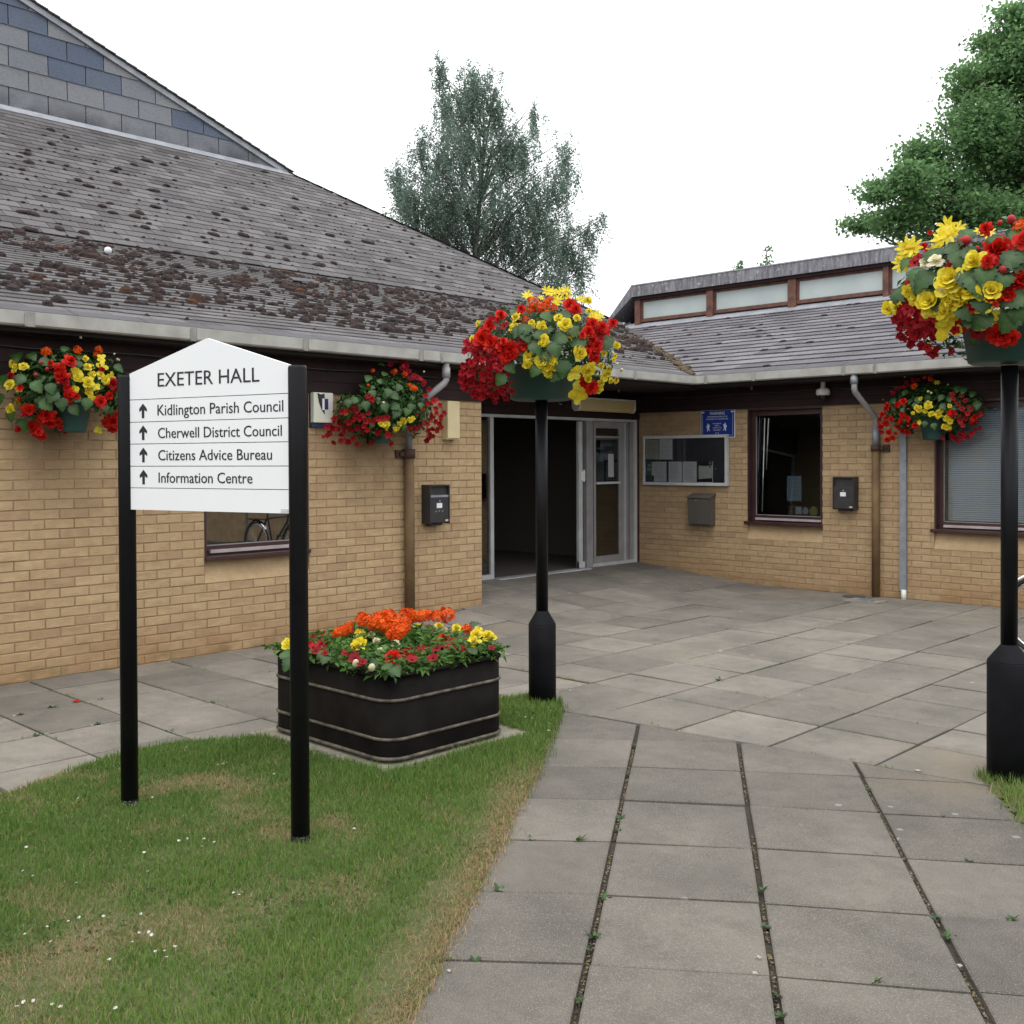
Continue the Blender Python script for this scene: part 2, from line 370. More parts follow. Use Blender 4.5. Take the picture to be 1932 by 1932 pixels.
def ramp_h(x, y):     # paving rises to the door sill
    dy = max(0, -4.1-y, y-0); d = math.hypot(max(0, x), dy)
    t = min(1, max(0, 1-d/2.0)); return .19*t
TEXTREF = {}
def text_mesh(s, w_, h_, depth=.0015, off=0):
    cu = bpy.data.curves.new('txt', 'FONT'); cu.body = s; cu.size = 1; cu.extrude = .01; cu.offset = off
    cu.resolution_u = 3
    o = bpy.data.objects.new('txt', cu); COL.objects.link(o)
    dg = bpy.context.evaluated_depsgraph_get(); me = bpy.data.meshes.new_from_object(o.evaluated_get(dg))
    bpy.data.objects.remove(o); bpy.data.curves.remove(cu)
    co = np.empty(len(me.vertices)*3); me.vertices.foreach_get('co', co); co = co.reshape(-1, 3)
    if off not in TEXTREF: TEXTREF[off] = .729
    x0, x1 = co[:, 0].min(), co[:, 0].max()
    co[:, 0] = (co[:, 0]-x0)*w_/(x1-x0); co[:, 1] *= h_/TEXTREF[off]; co[:, 2] *= depth/.01
    me.vertices.foreach_set('co', co.ravel()); me.update(); return me
def lettering(s, origin, ex, n, w_, h_, mat, parent, name='lettering', off=0):
    me = text_mesh(s, w_, h_, off=off); me.materials.clear(); me.materials.append(mat); me.name = name
    ex = Vector(ex).normalized(); n = Vector(n).normalized(); ez = n.cross(ex)
    mw = Matrix(((ex.x, ez.x, n.x, origin[0]), (ex.y, ez.y, n.y, origin[1]), (ex.z, ez.z, n.z, origin[2]), (0, 0, 0, 1)))
    o = bpy.data.objects.new(name, me); COL.objects.link(o)
    o.parent = parent; o.matrix_local = Matrix.Translation(wloc(parent)).inverted() @ mw
    return o

# ================================================================== STRUCTURE
# ground far and wide
g = MB(); g.box(-300, 300, -300, 300, -.30, -.10); tag(obj('ground', g, asphalt), kind='structure')

# ---- paving: joint bed (a sheet) + one object per slab
def in_lawn_side(x, y): return False
BND_Y = lambda x: -6.79+(x-5.12)*.105           # seam between the path grid and the courtyard grid
pv = MB(); xs = np.arange(-.3, 12.01, .3); ys = np.arange(-13.5, .31, .3)
idx = {}
for i, x in enumerate(xs):
    for j, y in enumerate(ys):
        idx[i, j] = len(pv.v); pv.v.append((x, y, ramp_h(x, y)-.020)); pv.t.append(.5)
for i in range(len(xs)-1):
    for j in range(len(ys)-1):
        pv.f.append([idx[i, j], idx[i+1, j], idx[i+1, j+1], idx[i, j+1]]); pv.m.append(0)
pave = tag(obj('pavement', pv, bedm), kind='structure')
NSL = 0
def slab(poly, jt=.0085, tint=None, z=0, drop=.0):
    """poly: convex ground polygon of the slab including half the joint on each side"""
    global NSL
    if len(poly) < 3: return
    A = sum(poly[i][0]*poly[(i+1) % len(poly)][1]-poly[(i+1) % len(poly)][0]*poly[i][1] for i in range(len(poly)))/2
    if abs(A) < .02: return
    if A < 0: poly = poly[::-1]
    cx = sum(p[0] for p in poly)/len(poly); cy = sum(p[1] for p in poly)/len(poly)
    if not visible((cx, cy, 0), 420) and math.hypot(cx-CAM[0], cy-CAM[1]) > 4: return
    tx, ty = random.gauss(0, .0035), random.gauss(0, .0035); dz = random.gauss(0, .0018)+z
    n = len(poly); top = []; rim = []; bot = []
    for i, p in enumerate(poly):
        a = np.array(poly[i-1]); b = np.array(p); c = np.array(poly[(i+1) % n])
        e1 = (b-a)/np.linalg.norm(b-a); e2 = (c-b)/np.linalg.norm(c-b)
        n1 = np.array([-e1[1], e1[0]]); n2 = np.array([-e2[1], e2[0]]); nn = n1+n2; nn = nn/max(nn@nn, .3)*2/1
        def P(off, zz):
            q = b+nn*off/1.0*.5*1.0 if False else b+(n1+n2)/max(1+n1@n2, .35)*off
            return (q[0], q[1], ramp_h(q[0], q[1])+dz+tx*(q[0]-cx)+ty*(q[1]-cy)+zz)
        j = jt*random.uniform(.6, 1.3)
        top.append(P(j+.007, 0)); rim.append(P(j, -.004)); bot.append(P(j, -.045))
    m = MB(); v = top+rim+bot
    fs = [list(range(n))]+[(n+i, n+(i+1) % n, (i+1) % n, i) for i in range(n)]+[(2*n+i, 2*n+(i+1) % n, n+(i+1) % n, n+i) for i in range(n)]
    m.add(v, fs, random.uniform(.35, 1) if tint is None else tint)
    obj('slab', m, slabm, pave); NSL += 1
# courtyard grid (measured joints)
gx = [-.05, .50, 1.10, 1.71, 2.295, 2.912, 3.52, 4.135, 4.768, 5.362, 5.955, 6.56, 7.16, 7.76, 8.36, 8.96, 9.56, 10.16]
gy = [0.0, -.80, -1.42, -2.04, -2.645, -3.23, -3.825, -4.43, -5.005, -5.605, -6.075, -6.95]
for i in range(len(gx)-1):
    for j in range(len(gy)-1):
        sh = .0 if (i % 3) else 0
        p = [(gx[i], gy[j+1]), (gx[i+1], gy[j+1]), (gx[i+1], gy[j]), (gx[i], gy[j])]
        if gx[i] < 1.02 and gy[j] < -4.2: continue
        p = clip(p, .105, -1, .105*5.12+6.79)      # stop at the seam: y >= BND_Y(x)
        if gx[i] > 7.0 and gy[j] <= -6.07: continue
        if gx[i+1] < 4.5 and gy[j] < -6.0: continue
        slab(p)
# strip along the left wall
lx = [1.03, 1.44, 2.045, 2.65, 3.27, 3.80]; ly = [-6.10, -6.66, -7.22, -7.74, -8.30, -8.87, -9.41, -9.99, -10.57, -11.2, -11.8, -12.4]
for i in range(len(lx)-1):
    for j in range(len(ly)-1):
        if i == 4 and ly[j] < -9.5: continue
        slab([(lx[i], ly[j+1]), (lx[i+1], ly[j+1]), (lx[i+1], ly[j]), (lx[i], ly[j])], .007)
slab([(3.27, -6.66), (4.135, -6.72), (4.135, -6.08), (3.27, -6.08)]); 
slab([(1.10+2.70, -7.25), (4.3, -7.0), (4.3, -6.70), (3.80, -6.66)], .006)
for a, b_ in ((3.80, 4.30),):
    slab([(a, -7.40), (b_-.2, -7.40), (b_-.1, -7.05), (a, -7.22)], .006)
# the path grid, at its own angle
PD = np.array([.558, -.830]); PC = np.array([.830, .558]); P0 = np.array([6.241, -8.473])
sk = lambda c: float(np.interp(c, [-.62, 0, .59, 1.19, 1.8], [.067, 0, -.0235, -.017, -.010]))
for ci, (c0, c1) in enumerate(((-.62, 0), (0, .590), (.590, 1.190), (1.190, 1.80))):
    for k in range(-5, 11):
        q = [tuple(P0+PC*a+PD*(b_+sk(a))) for a, b_ in ((c0+(.006 if ci else 0), (k)*.553), (c1-.006, k*.553), (c1-.006, (k+1)*.553), (c0+(.006 if ci else 0), (k+1)*.553))]
        q = clip(q, -.105, 1, -.105*5.12-6.79)
        slab(q, .0065, tint=random.uniform(.0, .42))
# lawns
PE = lambda k, c=-.47: tuple(P0+PC*c+PD*k)
LAWN = [(3.46, -9.35), (3.60, -9.75), (3.73, -10.06), (4.0, -10.8), (4.4, -11.6), (5.0, -13.2), (8.3, -13.2), PE(5.2), PE(2), PE(0), PE(-1.05), (4.62, -6.98), (4.47, -6.78), (4.12, -6.70), (4.04, -7.0), (3.95, -7.35), (3.72, -7.40), (3.72, -8.62), (3.45, -8.99)]
RL = tuple(P0+PC*1.80+PD*-1.15)
LAWN2 = [(7.02, -6.45), tuple(P0+PC*1.79+PD*-.95), tuple(P0+PC*1.79+PD*-.2), tuple(P0+PC*1.79+PD*3), (12, -11), (12, -6.32)]
def inside(poly, X, Y):
    r = np.zeros(len(X), bool); n = len(poly)
    for i in range(n):
        x1, y1 = poly[i]; x2, y2 = poly[(i+1) % n]
        c = ((y1 > Y) != (y2 > Y)) & (X < (x2-x1)*(Y-y1)/(y2-y1+1e-12)+x1); r ^= c
    return r
def seg_dist(poly, X, Y):
    d = np.full(len(X), 9.0); n = len(poly)
    for i in range(n):
        a = np.array(poly[i]); b = np.array(poly[(i+1) % n]); ab = b-a
        t = np.clip(((X-a[0])*ab[0]+(Y-a[1])*ab[1])/(ab@ab), 0, 1)
        d = np.minimum(d, np.hypot(X-a[0]-t*ab[0], Y-a[1]-t*ab[1]))
    return d
def lawn_sheet(name, poly):
    xs_ = np.array([p[0] for p in poly]); ys_ = np.array([p[1] for p in poly]); st = .06
    X, Y = np.meshgrid(np.arange(xs_.min()-st, xs_.max()+st, st), np.arange(ys_.min()-st, ys_.max()+st, st)); sh = X.shape
    X = X.ravel(); Y = Y.ravel(); ins = inside(poly, X, Y); d = seg_dist(poly, X, Y); sd_ = np.where(ins, d, -d)
    Z = np.clip(sd_+.03, -.05, .12)/.12*.018+.004*np.sin(X*9)*np.cos(Y*7)-.002
    keep = sd_ > -.05
    m = MB(); id_ = -np.ones(len(X), int)
    for q in np.nonzero(keep)[0]: id_[q] = len(m.v); m.v.append((X[q], Y[q], Z[q])); m.t.append(.5)
    id_ = id_.reshape(sh)
    for i in range(sh[0]-1):
        for j in range(sh[1]-1):
            a = [id_[i, j], id_[i, j+1], id_[i+1, j+1], id_[i+1, j]]
            if min(a) >= 0: m.f.append(a); m.m.append(0)
    return tag(obj(name, m, lawnm, smooth=True), kind='structure')
lawn_sheet('lawn', LAWN); lawn_sheet('lawn', LAWN2)
pad = MB().box(3.60, 4.86, -8.60, -7.44, -.03, .026)
tag(obj('planter_pad', pad, concrete, bevel=.012), kind='structure')

# ================================================================== THE BUILDING
hall = empty('community_hall', (0, 0, 0), 'buff brick community hall with slate roofs, corner entrance and raised strip of windows', 'building')
WA = 1.025
# masonry backing, with window openings
wl = MB(); X0, X1 = .80, WA-.0042
WAW = (-7.41, -6.35, .80, 2.28)
wl.box(X0, X1, -17, WAW[0], -.2, 2.60); wl.box(X0, X1, WAW[1], -4.128, -.2, 2.60)
wl.box(X0, X1, WAW[0], WAW[1], -.2, WAW[2]-.19); wl.box(X0, X1, WAW[0], WAW[1], WAW[3], 2.60)
wl.box(0.0, X0, -4.35, -4.128, -.2, 2.60)
wallA = obj('wall', wl, mortar, hall)
W1 = (1.763, 2.822, .80, 2.29); W2 = (4.20, 6.30, .80, 2.29)
wr = MB(); Y0, Y1 = .0042, .22
for a, b_ in ((0, W1[0]), (W1[1], W2[0]), (W2[1], 22)): wr.box(a, b_, Y0, Y1, -.2, 2.60)
for q in (W1, W2): wr.box(q[0], q[1], Y0, Y1, -.2, q[2]-.19); wr.box(q[0], q[1], Y0, Y1, q[3], 2.60)
wallB = obj('wall', wr, mortar, hall)
# sloping mortar fillets under the windows
def fillet(axis, a, b_, z0, z1, d, parent):
    m = MB()
    if axis == 'A': pts = [(WA+.001, a, z0), (WA+.001, b_, z0), (WA-d, b_, z1), (WA-d, a, z1)]; off = (-.03, 0, -.02)
    else: pts = [(a, -.001, z0), (b_, -.001, z0), (b_, d, z1), (a, d, z1)]; off = (0, .03, -.02)
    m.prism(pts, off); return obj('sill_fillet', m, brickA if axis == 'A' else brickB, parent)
fillet('A', WAW[0], WAW[1], .605, .80, .06, wallA); fillet('B', W1[0], W1[1], .60, .80, .06, wallB); fillet('B', W2[0], W2[1], .60, .80, .06, wallB)

def brick_mesh(w_, tint, seed):
    r = random.Random(seed); h, d = .0668, .05; m = MB(); e = .0028
    j = lambda a: r.uniform(-a, a)
    nx = 4; f = []; bk = []
    front = [(-w_/2+e+j(.0012), -h/2+e+j(.0015)), (-w_/6, -h/2+e+j(.0022)), (w_/6, -h/2+e+j(.0022)), (w_/2-e+j(.0012), -h/2+e+j(.0015)),
             (w_/2-e+j(.0012), h/2-e+j(.0015)), (w_/6, h/2-e+j(.0022)), (-w_/6, h/2-e+j(.0022)), (-w_/2+e+j(.0012), h/2-e+j(.0015))]
    back = [(-w_/2, -h/2), (-w_/6, -h/2), (w_/6, -h/2), (w_/2, -h/2), (w_/2, h/2), (w_/6, h/2), (-w_/6, h/2), (-w_/2, h/2)]
    cen = [(-w_/5, j(.008)), (w_/5, j(.008))]
    v = [(0+j(.0006), p[0], p[1]) for p in front]+[(-.006, p[0], p[1]) for p in back]+[(-d, p[0], p[1]) for p in back]+[(j(.0025), c[0], c[1]) for c in cen]
    fs = [(0, 1, 16+8), (1, 2, 25, 24), (2, 3, 25), (3, 4, 25), (4, 5, 25), (5, 6, 24, 25), (6, 7, 24), (7, 0, 24)]
    fs += [(8+i, 8+(i+1) % 8, (i+1) % 8, i) for i in range(8)]+[(16+i, 16+(i+1) % 8, 8+(i+1) % 8, 8+i) for i in range(8)]
    m.add(v, fs, tint); return m
BV = {}
for wi, w_ in (('full', .2155), ('half', .103)):
    for k in range(16): BV[wi, k] = brick_mesh(w_, min(1, max(0, random.gauss(.45, .25))), k*7+len(wi))
bricks = []      # (position, kind, variant, wall)
def lay(wall, s0, s1, zlo, ztop, holes, flip, base):
    n = int((ztop-zlo)/.075)
    for r in range(n+1):
        z = zlo+(r+.5)*.075
        if z+.033 > ztop: break
        s = s1 if flip else s0
        first = (r % 2 == 1)
        while (s > s0 if flip else s < s1):
            w_ = .1125 if first else .225; kind = 'half' if first else 'full'; first = False
            c = s-w_/2 if flip else s+w_/2; lo, hi = c-w_/2, c+w_/2
            s = s-w_ if flip else s+w_
            hid = False
            for h in holes:
                if z+.02 > h[2] and z-.02 < h[3] and hi > h[0]+.01 and lo < h[1]-.01:
                    hid = True
                    # keep a half brick beside the opening
                    if lo < h[0]-.025: bricks.append((wall, (lo+h[0])/2, z, h[0]-lo))
                    elif hi > h[1]+.025: bricks.append((wall, (hi+h[1])/2, z, hi-h[1]))
            if not hid: bricks.append((wall, c, z, w_))
HA = [(WAW[0], WAW[1], .60, 9)]; HB = [(W1[0], W1[1], .60, 9), (W2[0], W2[1], .60, 9)]
lay('A', -12.6, -4.128, -.15, 2.26, HA, True, None)
lay('B', .0, 8.4, -.15, 2.29, HB, False, None)
def bpos(b_): return (WA, b_[1], b_[2]) if b_[0] == 'A' else (b_[1], 0, b_[2])
def bscore(b_):
    p = bpos(b_)
    if not visible(p, 0): return 0
    w_ = b_[3]*.45
    q = [(p[0], p[1]-w_, p[2]-.03), (p[0], p[1]+w_, p[2]-.03), (p[0], p[1]+w_, p[2]+.03), (p[0], p[1]-w_, p[2]+.03)] if b_[0] == 'A' else [(p[0]-w_, 0, p[2]-.03), (p[0]+w_, 0, p[2]-.03), (p[0]+w_, 0, p[2]+.03), (p[0]-w_, 0, p[2]+.03)]
    return parea(q)
bricks = [b_ for b_ in bricks if visible(bpos(b_), 420) and b_[2] > ramp_h(*bpos(b_)[:2])-.06]
bricks.sort(key=bscore, reverse=True)
meshes = {}; rest = {'A': MB(), 'B': MB()}
ROTB = Matrix.Rotation(-PI/2, 4, 'Z')
for i, b_ in enumerate(bricks):
    k = random.randrange(16); p = bpos(b_); dx = random.uniform(-.0015, .0022)
    kd = 'full' if b_[3] > .15 else 'half'; sc_y = (b_[3]-.0082)/(.2155 if kd == 'full' else .103)
    if i < 300:
        key = (kd, k, b_[0])
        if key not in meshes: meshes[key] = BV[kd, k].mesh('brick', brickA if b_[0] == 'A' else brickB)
        S_ = Matrix.Diagonal((1, sc_y, 1, 1))
        if b_[0] == 'A': link('brick', meshes[key], wallA, mat=Matrix.Translation((p[0]+dx, p[1], p[2])) @ S_)
        else: link('brick', meshes[key], wallB, mat=Matrix.Translation((p[0], p[1]-dx, p[2])) @ ROTB @ S_)
    else:
        src = BV[kd, k]; t_ = src.t[0]
        if b_[0] == 'A': v = [(p[0]+dx+x, p[1]+y*sc_y, p[2]+z) for x, y, z in src.v]
        else: v = [(p[0]+y*sc_y, p[1]-dx-x, p[2]+z) for x, y, z in src.v]
        rest[b_[0]].add(v, src.f, t_)
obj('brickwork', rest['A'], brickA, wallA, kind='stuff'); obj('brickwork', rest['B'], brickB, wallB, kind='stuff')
# brick end of the pier by the door
pe = MB()
for r in range(32):
    z = -.15+(r+.5)*.075
    if z > 2.24: break
    x = WA-.004; first = r % 2 == 0
    while x > .1:
        w_ = .1125 if first else .225; first = False
        pe.box(x-w_+.010, x-.004, -4.128, -4.1245, z-.032, z+.032, random.random()); x -= w_
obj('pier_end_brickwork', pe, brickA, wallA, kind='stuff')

# rooms behind, closed and dark
rm = MB()
rm.box(-9, WA-.1, -17, 7.5, 2.61, 2.66); rm.box(WA-.1, 22, .1, 7.5, 2.61, 2.66)
rm.box(-9.1, -9, -17, 7.5, -.2, 2.66); rm.box(-9, 12, 7.5, 7.6, -.2, 2.66); rm.box(-9, WA-.2, -17.1, -17, -.2, 2.66); rm.box(12, 12.1, 0, 7.6, -.2, 2.66)
rm.box(-3.4, -3.3, -16.9, -4.3, -.1, 2.6); rm.box(-5.5, -5.4, -4.2, .1, -.1, 2.6); rm.box(-5.4, -.06, .10, .2, -.1, 2.6); rm.box(.2, 12, 3.2, 3.3, -.1, 2.6)
obj('inner_walls', rm, room, hall)
fl = MB(); fl.box(-9, -.02, -4.12, 0.1, .10, .185); fl.box(-9, .8, -17, -4.36, -.1, .0); fl.box(-9, 12, .23, 7.5, -.1, .0)
obj('inner_floor', fl, mat_floor, hall)
nb = MB().box(-3.0, -2.97, -2.35, -1.75, 1.35, 1.95); obj('inner_noticeboard', nb, M('dim_board', (.20, .16, .08), rough=.8), hall)
nb = MB().box(-2.1, -2.0, -4.10, -3.2, .19, 1.15).box(-2.12, -1.7, -4.1, -3.1, 1.15, 1.19); obj('reception_desk', nb, M('dim_desk', (.12, .07, .04), rough=.6), hall)

# ---- cladding boards, soffit, gutters
ZG0, ZG1 = 2.605, 2.71; GX, GY = 1.30, -.55
def boards(axis, s0, s1, plane, z0, z1, n):
    h = (z1-z0)/n
    for i in range(n):
        m = MB(); a, b_ = z0+i*h+.003, z0+(i+1)*h
        if axis == 'A': m.add([(plane-.01, s0, a), (plane+.014, s0, a), (plane+.006, s0, b_), (plane-.01, s0, b_), (plane-.01, s1, a), (plane+.014, s1, a), (plane+.006, s1, b_), (plane-.01, s1, b_)],
                              [(0, 1, 2, 3), (4, 7, 6, 5), (0, 4, 5, 1), (1, 5, 6, 2), (2, 6, 7, 3), (3, 7, 4, 0)])
        else: m.add([(s0, plane+.01, a), (s0, plane-.014, a), (s0, plane-.006, b_), (s0, plane+.01, b_), (s1, plane+.01, a), (s1, plane-.014, a), (s1, plane-.006, b_), (s1, plane+.01, b_)],
                    [(0, 1, 2, 3), (4, 7, 6, 5), (0, 4, 5, 1), (1, 5, 6, 2), (2, 6, 7, 3), (3, 7, 4, 0)])
        obj('cladding_board', m, darkwood, hall)
boards('A', -17, -4.12, WA+.012, 2.262, 2.57, 3)
boards('A', -4.12, -.01, .02, 2.205, 2.57, 4)
boards('B', .04, 22, -.014, 2.292, 2.57, 3)
bk = MB(); bk.box(-.12, .005, -4.12, -.0, 2.20, 2.60); obj('lintel', bk, darkwood, hall)
sf = MB(); sf.box(.04, GX-.055, -4.13, -.03, 2.575, 2.60); sf.box(WA+.03, GX-.055, -17, -4.13, 2.575, 2.60)
sf.box(GX-.055, 22, GY+.055, -.03, 2.575, 2.60); sf.box(.04, GX-.055, GY+.055, -.03, 2.572, 2.575)
sf.box(GX-.10, GX-.055, -17, GY+.055, 2.60, 2.70); sf.box(GX-.055, 22, GY+.055, GY+.10, 2.60, 2.70)
obj('soffit', sf, soffm, hall)
def gutter_len(axis, a, b_):
    m = MB(); t = .004; w_ = .10
    prof = [(-w_/2, ZG1-.012), (-w_/2, ZG0+.012), (-w_/2+.010, ZG0), (w_/2-.010, ZG0), (w_/2, ZG0+.012), (w_/2, ZG1), (w_/2-.010, ZG1), (w_/2-.010, ZG1-.008)]
    inn = [(w_/2-t-.003, ZG1-.010), (w_/2-t, ZG0+.015), (-w_/2+t, ZG0+.015), (-w_/2+t, ZG1-.012)]
    pr = prof+inn; n = len(pr)
    if axis == 'A': v = [(GX+p, a, z) for p, z in pr]+[(GX+p, b_, z) for p, z in pr]
    else: v = [(a, GY-p, z) for p, z in pr]+[(b_, GY-p, z) for p, z in pr]
    m.add(v, [(i, (i+1) % n, (i+1) % n+n, i+n) for i in range(n)]+[list(range(n))[::-1], list(range(n, 2*n))])
    return obj('gutter', m, guttm, hall)
def gstrap(axis, s, w_, gt):
    m = MB()
    if axis == 'A': m.box(GX-.045, GX+.0535, s-w_/2, s+w_/2, ZG0-.004, ZG1-.004); m.box(GX+.048, GX+.057, s-w_*.5-.004, s-w_*.5+.006, ZG0+.004, ZG1-.02)
    else: m.box(s-w_/2, s+w_/2, GY-.0535, GY+.045, ZG0-.004, ZG1-.004); m.box(s-w_*.5-.004, s-w_*.5+.006, GY-.057, GY-.048, ZG0+.004, ZG1-.02)
    obj('gutter_strap', m, guttj, gt)
ja = [-17, -11.1, -8.93, -7.65, -6.57, -5.23, -3.6, -1.82, GY+.05]
for a, b_ in zip(ja[:-1], ja[1:]):
    gt = gutter_len('A', a+.0015, b_-.0015); gstrap('A', b_-.03, .05 if b_ > -8 else .07, gt)
    if b_ == -5.23: gstrap('A', -4.99, .03, gt)
jb = [GX-.05, 1.55, 2.24, 3.42, 3.80, 4.94, 6.4, 7.9, 12, 22]
for a, b_ in zip(jb[:-1], jb[1:]):
    gt = gutter_len('B', a+.0015, b_-.0015); gstrap('B', b_-.03, .035, gt)
    if b_ == 1.55: gstrap('B', 1.30, .05, gt)
for y in (-11.5, -10.0, -7.0, -3.0, -.9):
    m = MB(); m.tube([(WA+.10 if y < -4.1 else .35, y, 2.575), (WA+.10 if y < -4.1 else .35, y, 2.535)], .012, 8); obj('soffit_hook', m, galv, hall)
for x in (1.9, 3.25, 5.0):
    m = MB(); m.tube([(x, -.12, 2.575), (x, -.12, 2.53)], .012, 8); obj('soffit_hook', m, galv, hall)
cb = MB(); pts = [(WA+.05, -12+i*.45, 2.50-.025*abs(math.sin(i*1.1))) for i in range(17)]; cb.tube(pts, .004, 5)
cb.tube([(.06, -3.9+i*.4, 2.50-.02*abs(math.sin(i*1.3))) for i in range(9)]+[(.08, -.06, 2.5)]+[(.3+i*.5, -.045, 2.50-.022*abs(math.sin(i*1.2))) for i in range(18)], .004, 5)
obj('eaves_cable', cb, M('old_cable', (.05, .045, .05), rough=.7), hall)

# ---- roofs
T1, T2 = .31, .643
C1 = 1/math.sqrt(1+T1*T1); C2 = 1/math.sqrt(1+T2*T2); XK, ZK = -4.70, 2.71+T1*6.0
dk = MB(); e = .02
dk.add([(GX-.03, -17, 2.70-e), (GX-.03, GY+.03, 2.70-e), (XK, GY+6.0, ZK-e), (XK, -17, ZK-e)], [(0, 1, 2, 3)])
XR = -9.40; ZR = ZK+T2*(XK-XR); YH = 5.20
dk.add([(XK, -17, ZK-e), (XK, YH, ZK-e), (XR, YH-4.7, ZR-e), (XR, -17, ZR-e)], [(0, 1, 2, 3)])
dk.add([(XK, YH+.25, ZK-e), (XR, YH-4.7, ZR-e), (-14.1, YH, ZK-e), (-14.1, YH+9, 1.6), (XK, YH+9, 1.6)], [(0, 1, 2, 3, 4)])
roofA = obj('roof', dk, slateA, hall)
dk = MB(); rb = lambda x, y: (x, y, 2.71+T1*(y-GY))
dk.add([(GX-.03, GY+.03, 2.70-e), (22, GY+.03, 2.70-e), (22, 4.27, 2.71+T1*4.82-e), (-3.55, 4.27, 2.71+T1*4.82-e)], [(0, 1, 2, 3)])
dk.add([(-3.55, 4.27, 4.19), (-3.2, 4.27, 4.19), (-3.2, 5.45, 4.54), (-4.7, 5.45, 4.54)], [(0, 1, 2, 3)])
roofB = obj('roof', dk, slateB, hall)
slates = []
def lay_slates(parent, org, e_, w_dir, nrm, a0, a1, length, clips, matn, gauge=.2, wid=.33, first_plain=False):
    org, e_, w_dir, nrm = map(lambda q: np.array(q, float), (org, e_, w_dir, nrm)); nk = int(math.ceil(length/gauge))
    for k in range(nk):
        s0 = k*gauge; s1 = min(s0+gauge+.06, length+.02); G_ = gauge+.06; th_s = .0125 if gauge < .25 else .018; off = (k % 2)*wid/2+random.uniform(-.012, .012)
        a = a0+off-wid
        while a < a1:
            g_ = .005; jl = random.gauss(0, .006)
            poly = [(a+g_, s0+jl), (a+wid-g_, s0+jl+random.gauss(0, .0015)), (a+wid-g_, s1), (a+g_, s1)]; a += wid
            for c in clips: poly = clip(poly, *c)
            if len(poly) < 3: continue
            cx = sum(p[0] for p in poly)/len(poly); cs = sum(p[1] for p in poly)/len(poly)
            P3 = org+e_*cx+w_dir*cs
            if not visible(P3, 420): continue
            lift = random.uniform(0, .0015)
            top = [org+e_*p[0]+w_dir*p[1]+nrm*(.006+th_s-th_s*(p[1]-s0)/G_+lift) for p in poly]
            slates.append((parent, top, -nrm*.010, min(1, max(0, random.gauss(.5, .28))), matn))
# lower left roof
lay_slates(roofA, (GX-.02, 0, 2.71-.006), (0, 1, 0), (-C1, 0, C1*T1), (C1*T1, 0, C1), -13, 6.2, 6.0/C1+.03, [(1, -C1, GY+.0)], slateA)
# upper left roof, hipped
lay_slates(roofA, (XK+.01, 0, ZK+.006), (0, 1, 0), (-C2, 0, C2*T2), (C2*T2, 0, C2), -14, 5.3, 4.70/C2, [(1, C2, YH)], slateA)
# right roof
lay_slates(roofB, (0, GY+.02, 2.71-.006), (1, 0, 0), (0, C1, C1*T1), (0, -C1*T1, C1), -5.2, 9.6, 4.80/C1, [(-1, -C1, -GX+.02)], slateB, gauge=.277, wid=.42)
lay_slates(roofB, (0, GY+.02, 2.71-.006), (1, 0, 0), (0, C1, C1*T1), (0, -C1*T1, C1), -5.2, -2.95, 6.0/C1, [(-1, -C1, -GX+.02), (0, -1, -4.80/C1-.0), (1, 0, -3.25)], slateB, gauge=.277)
slates.sort(key=lambda q: parea(q[1]) if visible(q[1][0], 0) else 0, reverse=True)
rs = {}
for i, (par, top, th, tn, mm) in enumerate(slates):
    if i < 300:
        m = MB(); m.prism(top, th, tn); obj('slate', m, mm, par)
    else:
        rs.setdefault(par.name, (MB(), mm, par))[0].prism(top, th, tn)
for m, mm, par in rs.values(): obj('slate_courses', m, mm, par, kind='stuff')
# plain eaves course, kink shadow gap, valley and hip
m = MB(); 
for y in np.arange(-13, -.7, .55):
    m.prism([(GX+.03, y+.004, 2.716), (GX+.03, min(y+.546, GY), 2.716), (GX-.17, min(y+.546, GY+.15), 2.716+.0605), (GX-.17, y+.004, 2.716+.0605)], (0, 0, -.010), random.random())
obj('eaves_course', m, eavem, roofA)
m = MB()
for x in np.arange(1.35, 9.4, .5): m.prism([(x+.004, GY-.03, 2.716), (x+.496, GY-.03, 2.716), (x+.496, GY+.17, 2.7765), (x+.004, GY+.17, 2.7765)], (0, 0, -.010), random.random())
obj('eaves_course', m, eavem, roofB)
vl = MB()
vp = [(GX-.02-r, GY+.02+r, 2.725+T1*r) for r in np.linspace(0, 6.0, 30)]
for i in range(29):
    a, b_ = np.array(vp[i]), np.array(vp[i+1]); q = .035+.012*math.sin(i*2.1)
    vl.add([a+(q, q, .012), b_+(q, q, .012), b_+(-q, -q, .012), a+(-q, -q, .012)], [(0, 1, 2, 3)], random.random())
obj('valley', vl, M('valley_grime', (.035, .028, .022), (.10, .085, .06), scale=9, rough=.9, bmp=.6), roofA)
vg = MB()
for i in range(150):
    r = abs(random.gauss(0, 1.6)) % 6; a = random.gauss(0, .03)
    vg.sphere((GX-.02-r+a, GY+.02+r+a*.4+random.gauss(0, .02), 2.745+T1*r), random.uniform(.012, .04), 6, 4, (1.3, 1, .6), random.choice([0, 0, 1]))
obj('valley_debris', vg, M('dead_leaves', (.13, .095, .05), (.05, .04, .025), scale=30, rough=1), roofA, kind='stuff', smooth=True)
hp = MB(); hpts = [(XK-r, YH-r, ZK+.045+T2*r) for r in np.linspace(-.1, 4.7, 24)]
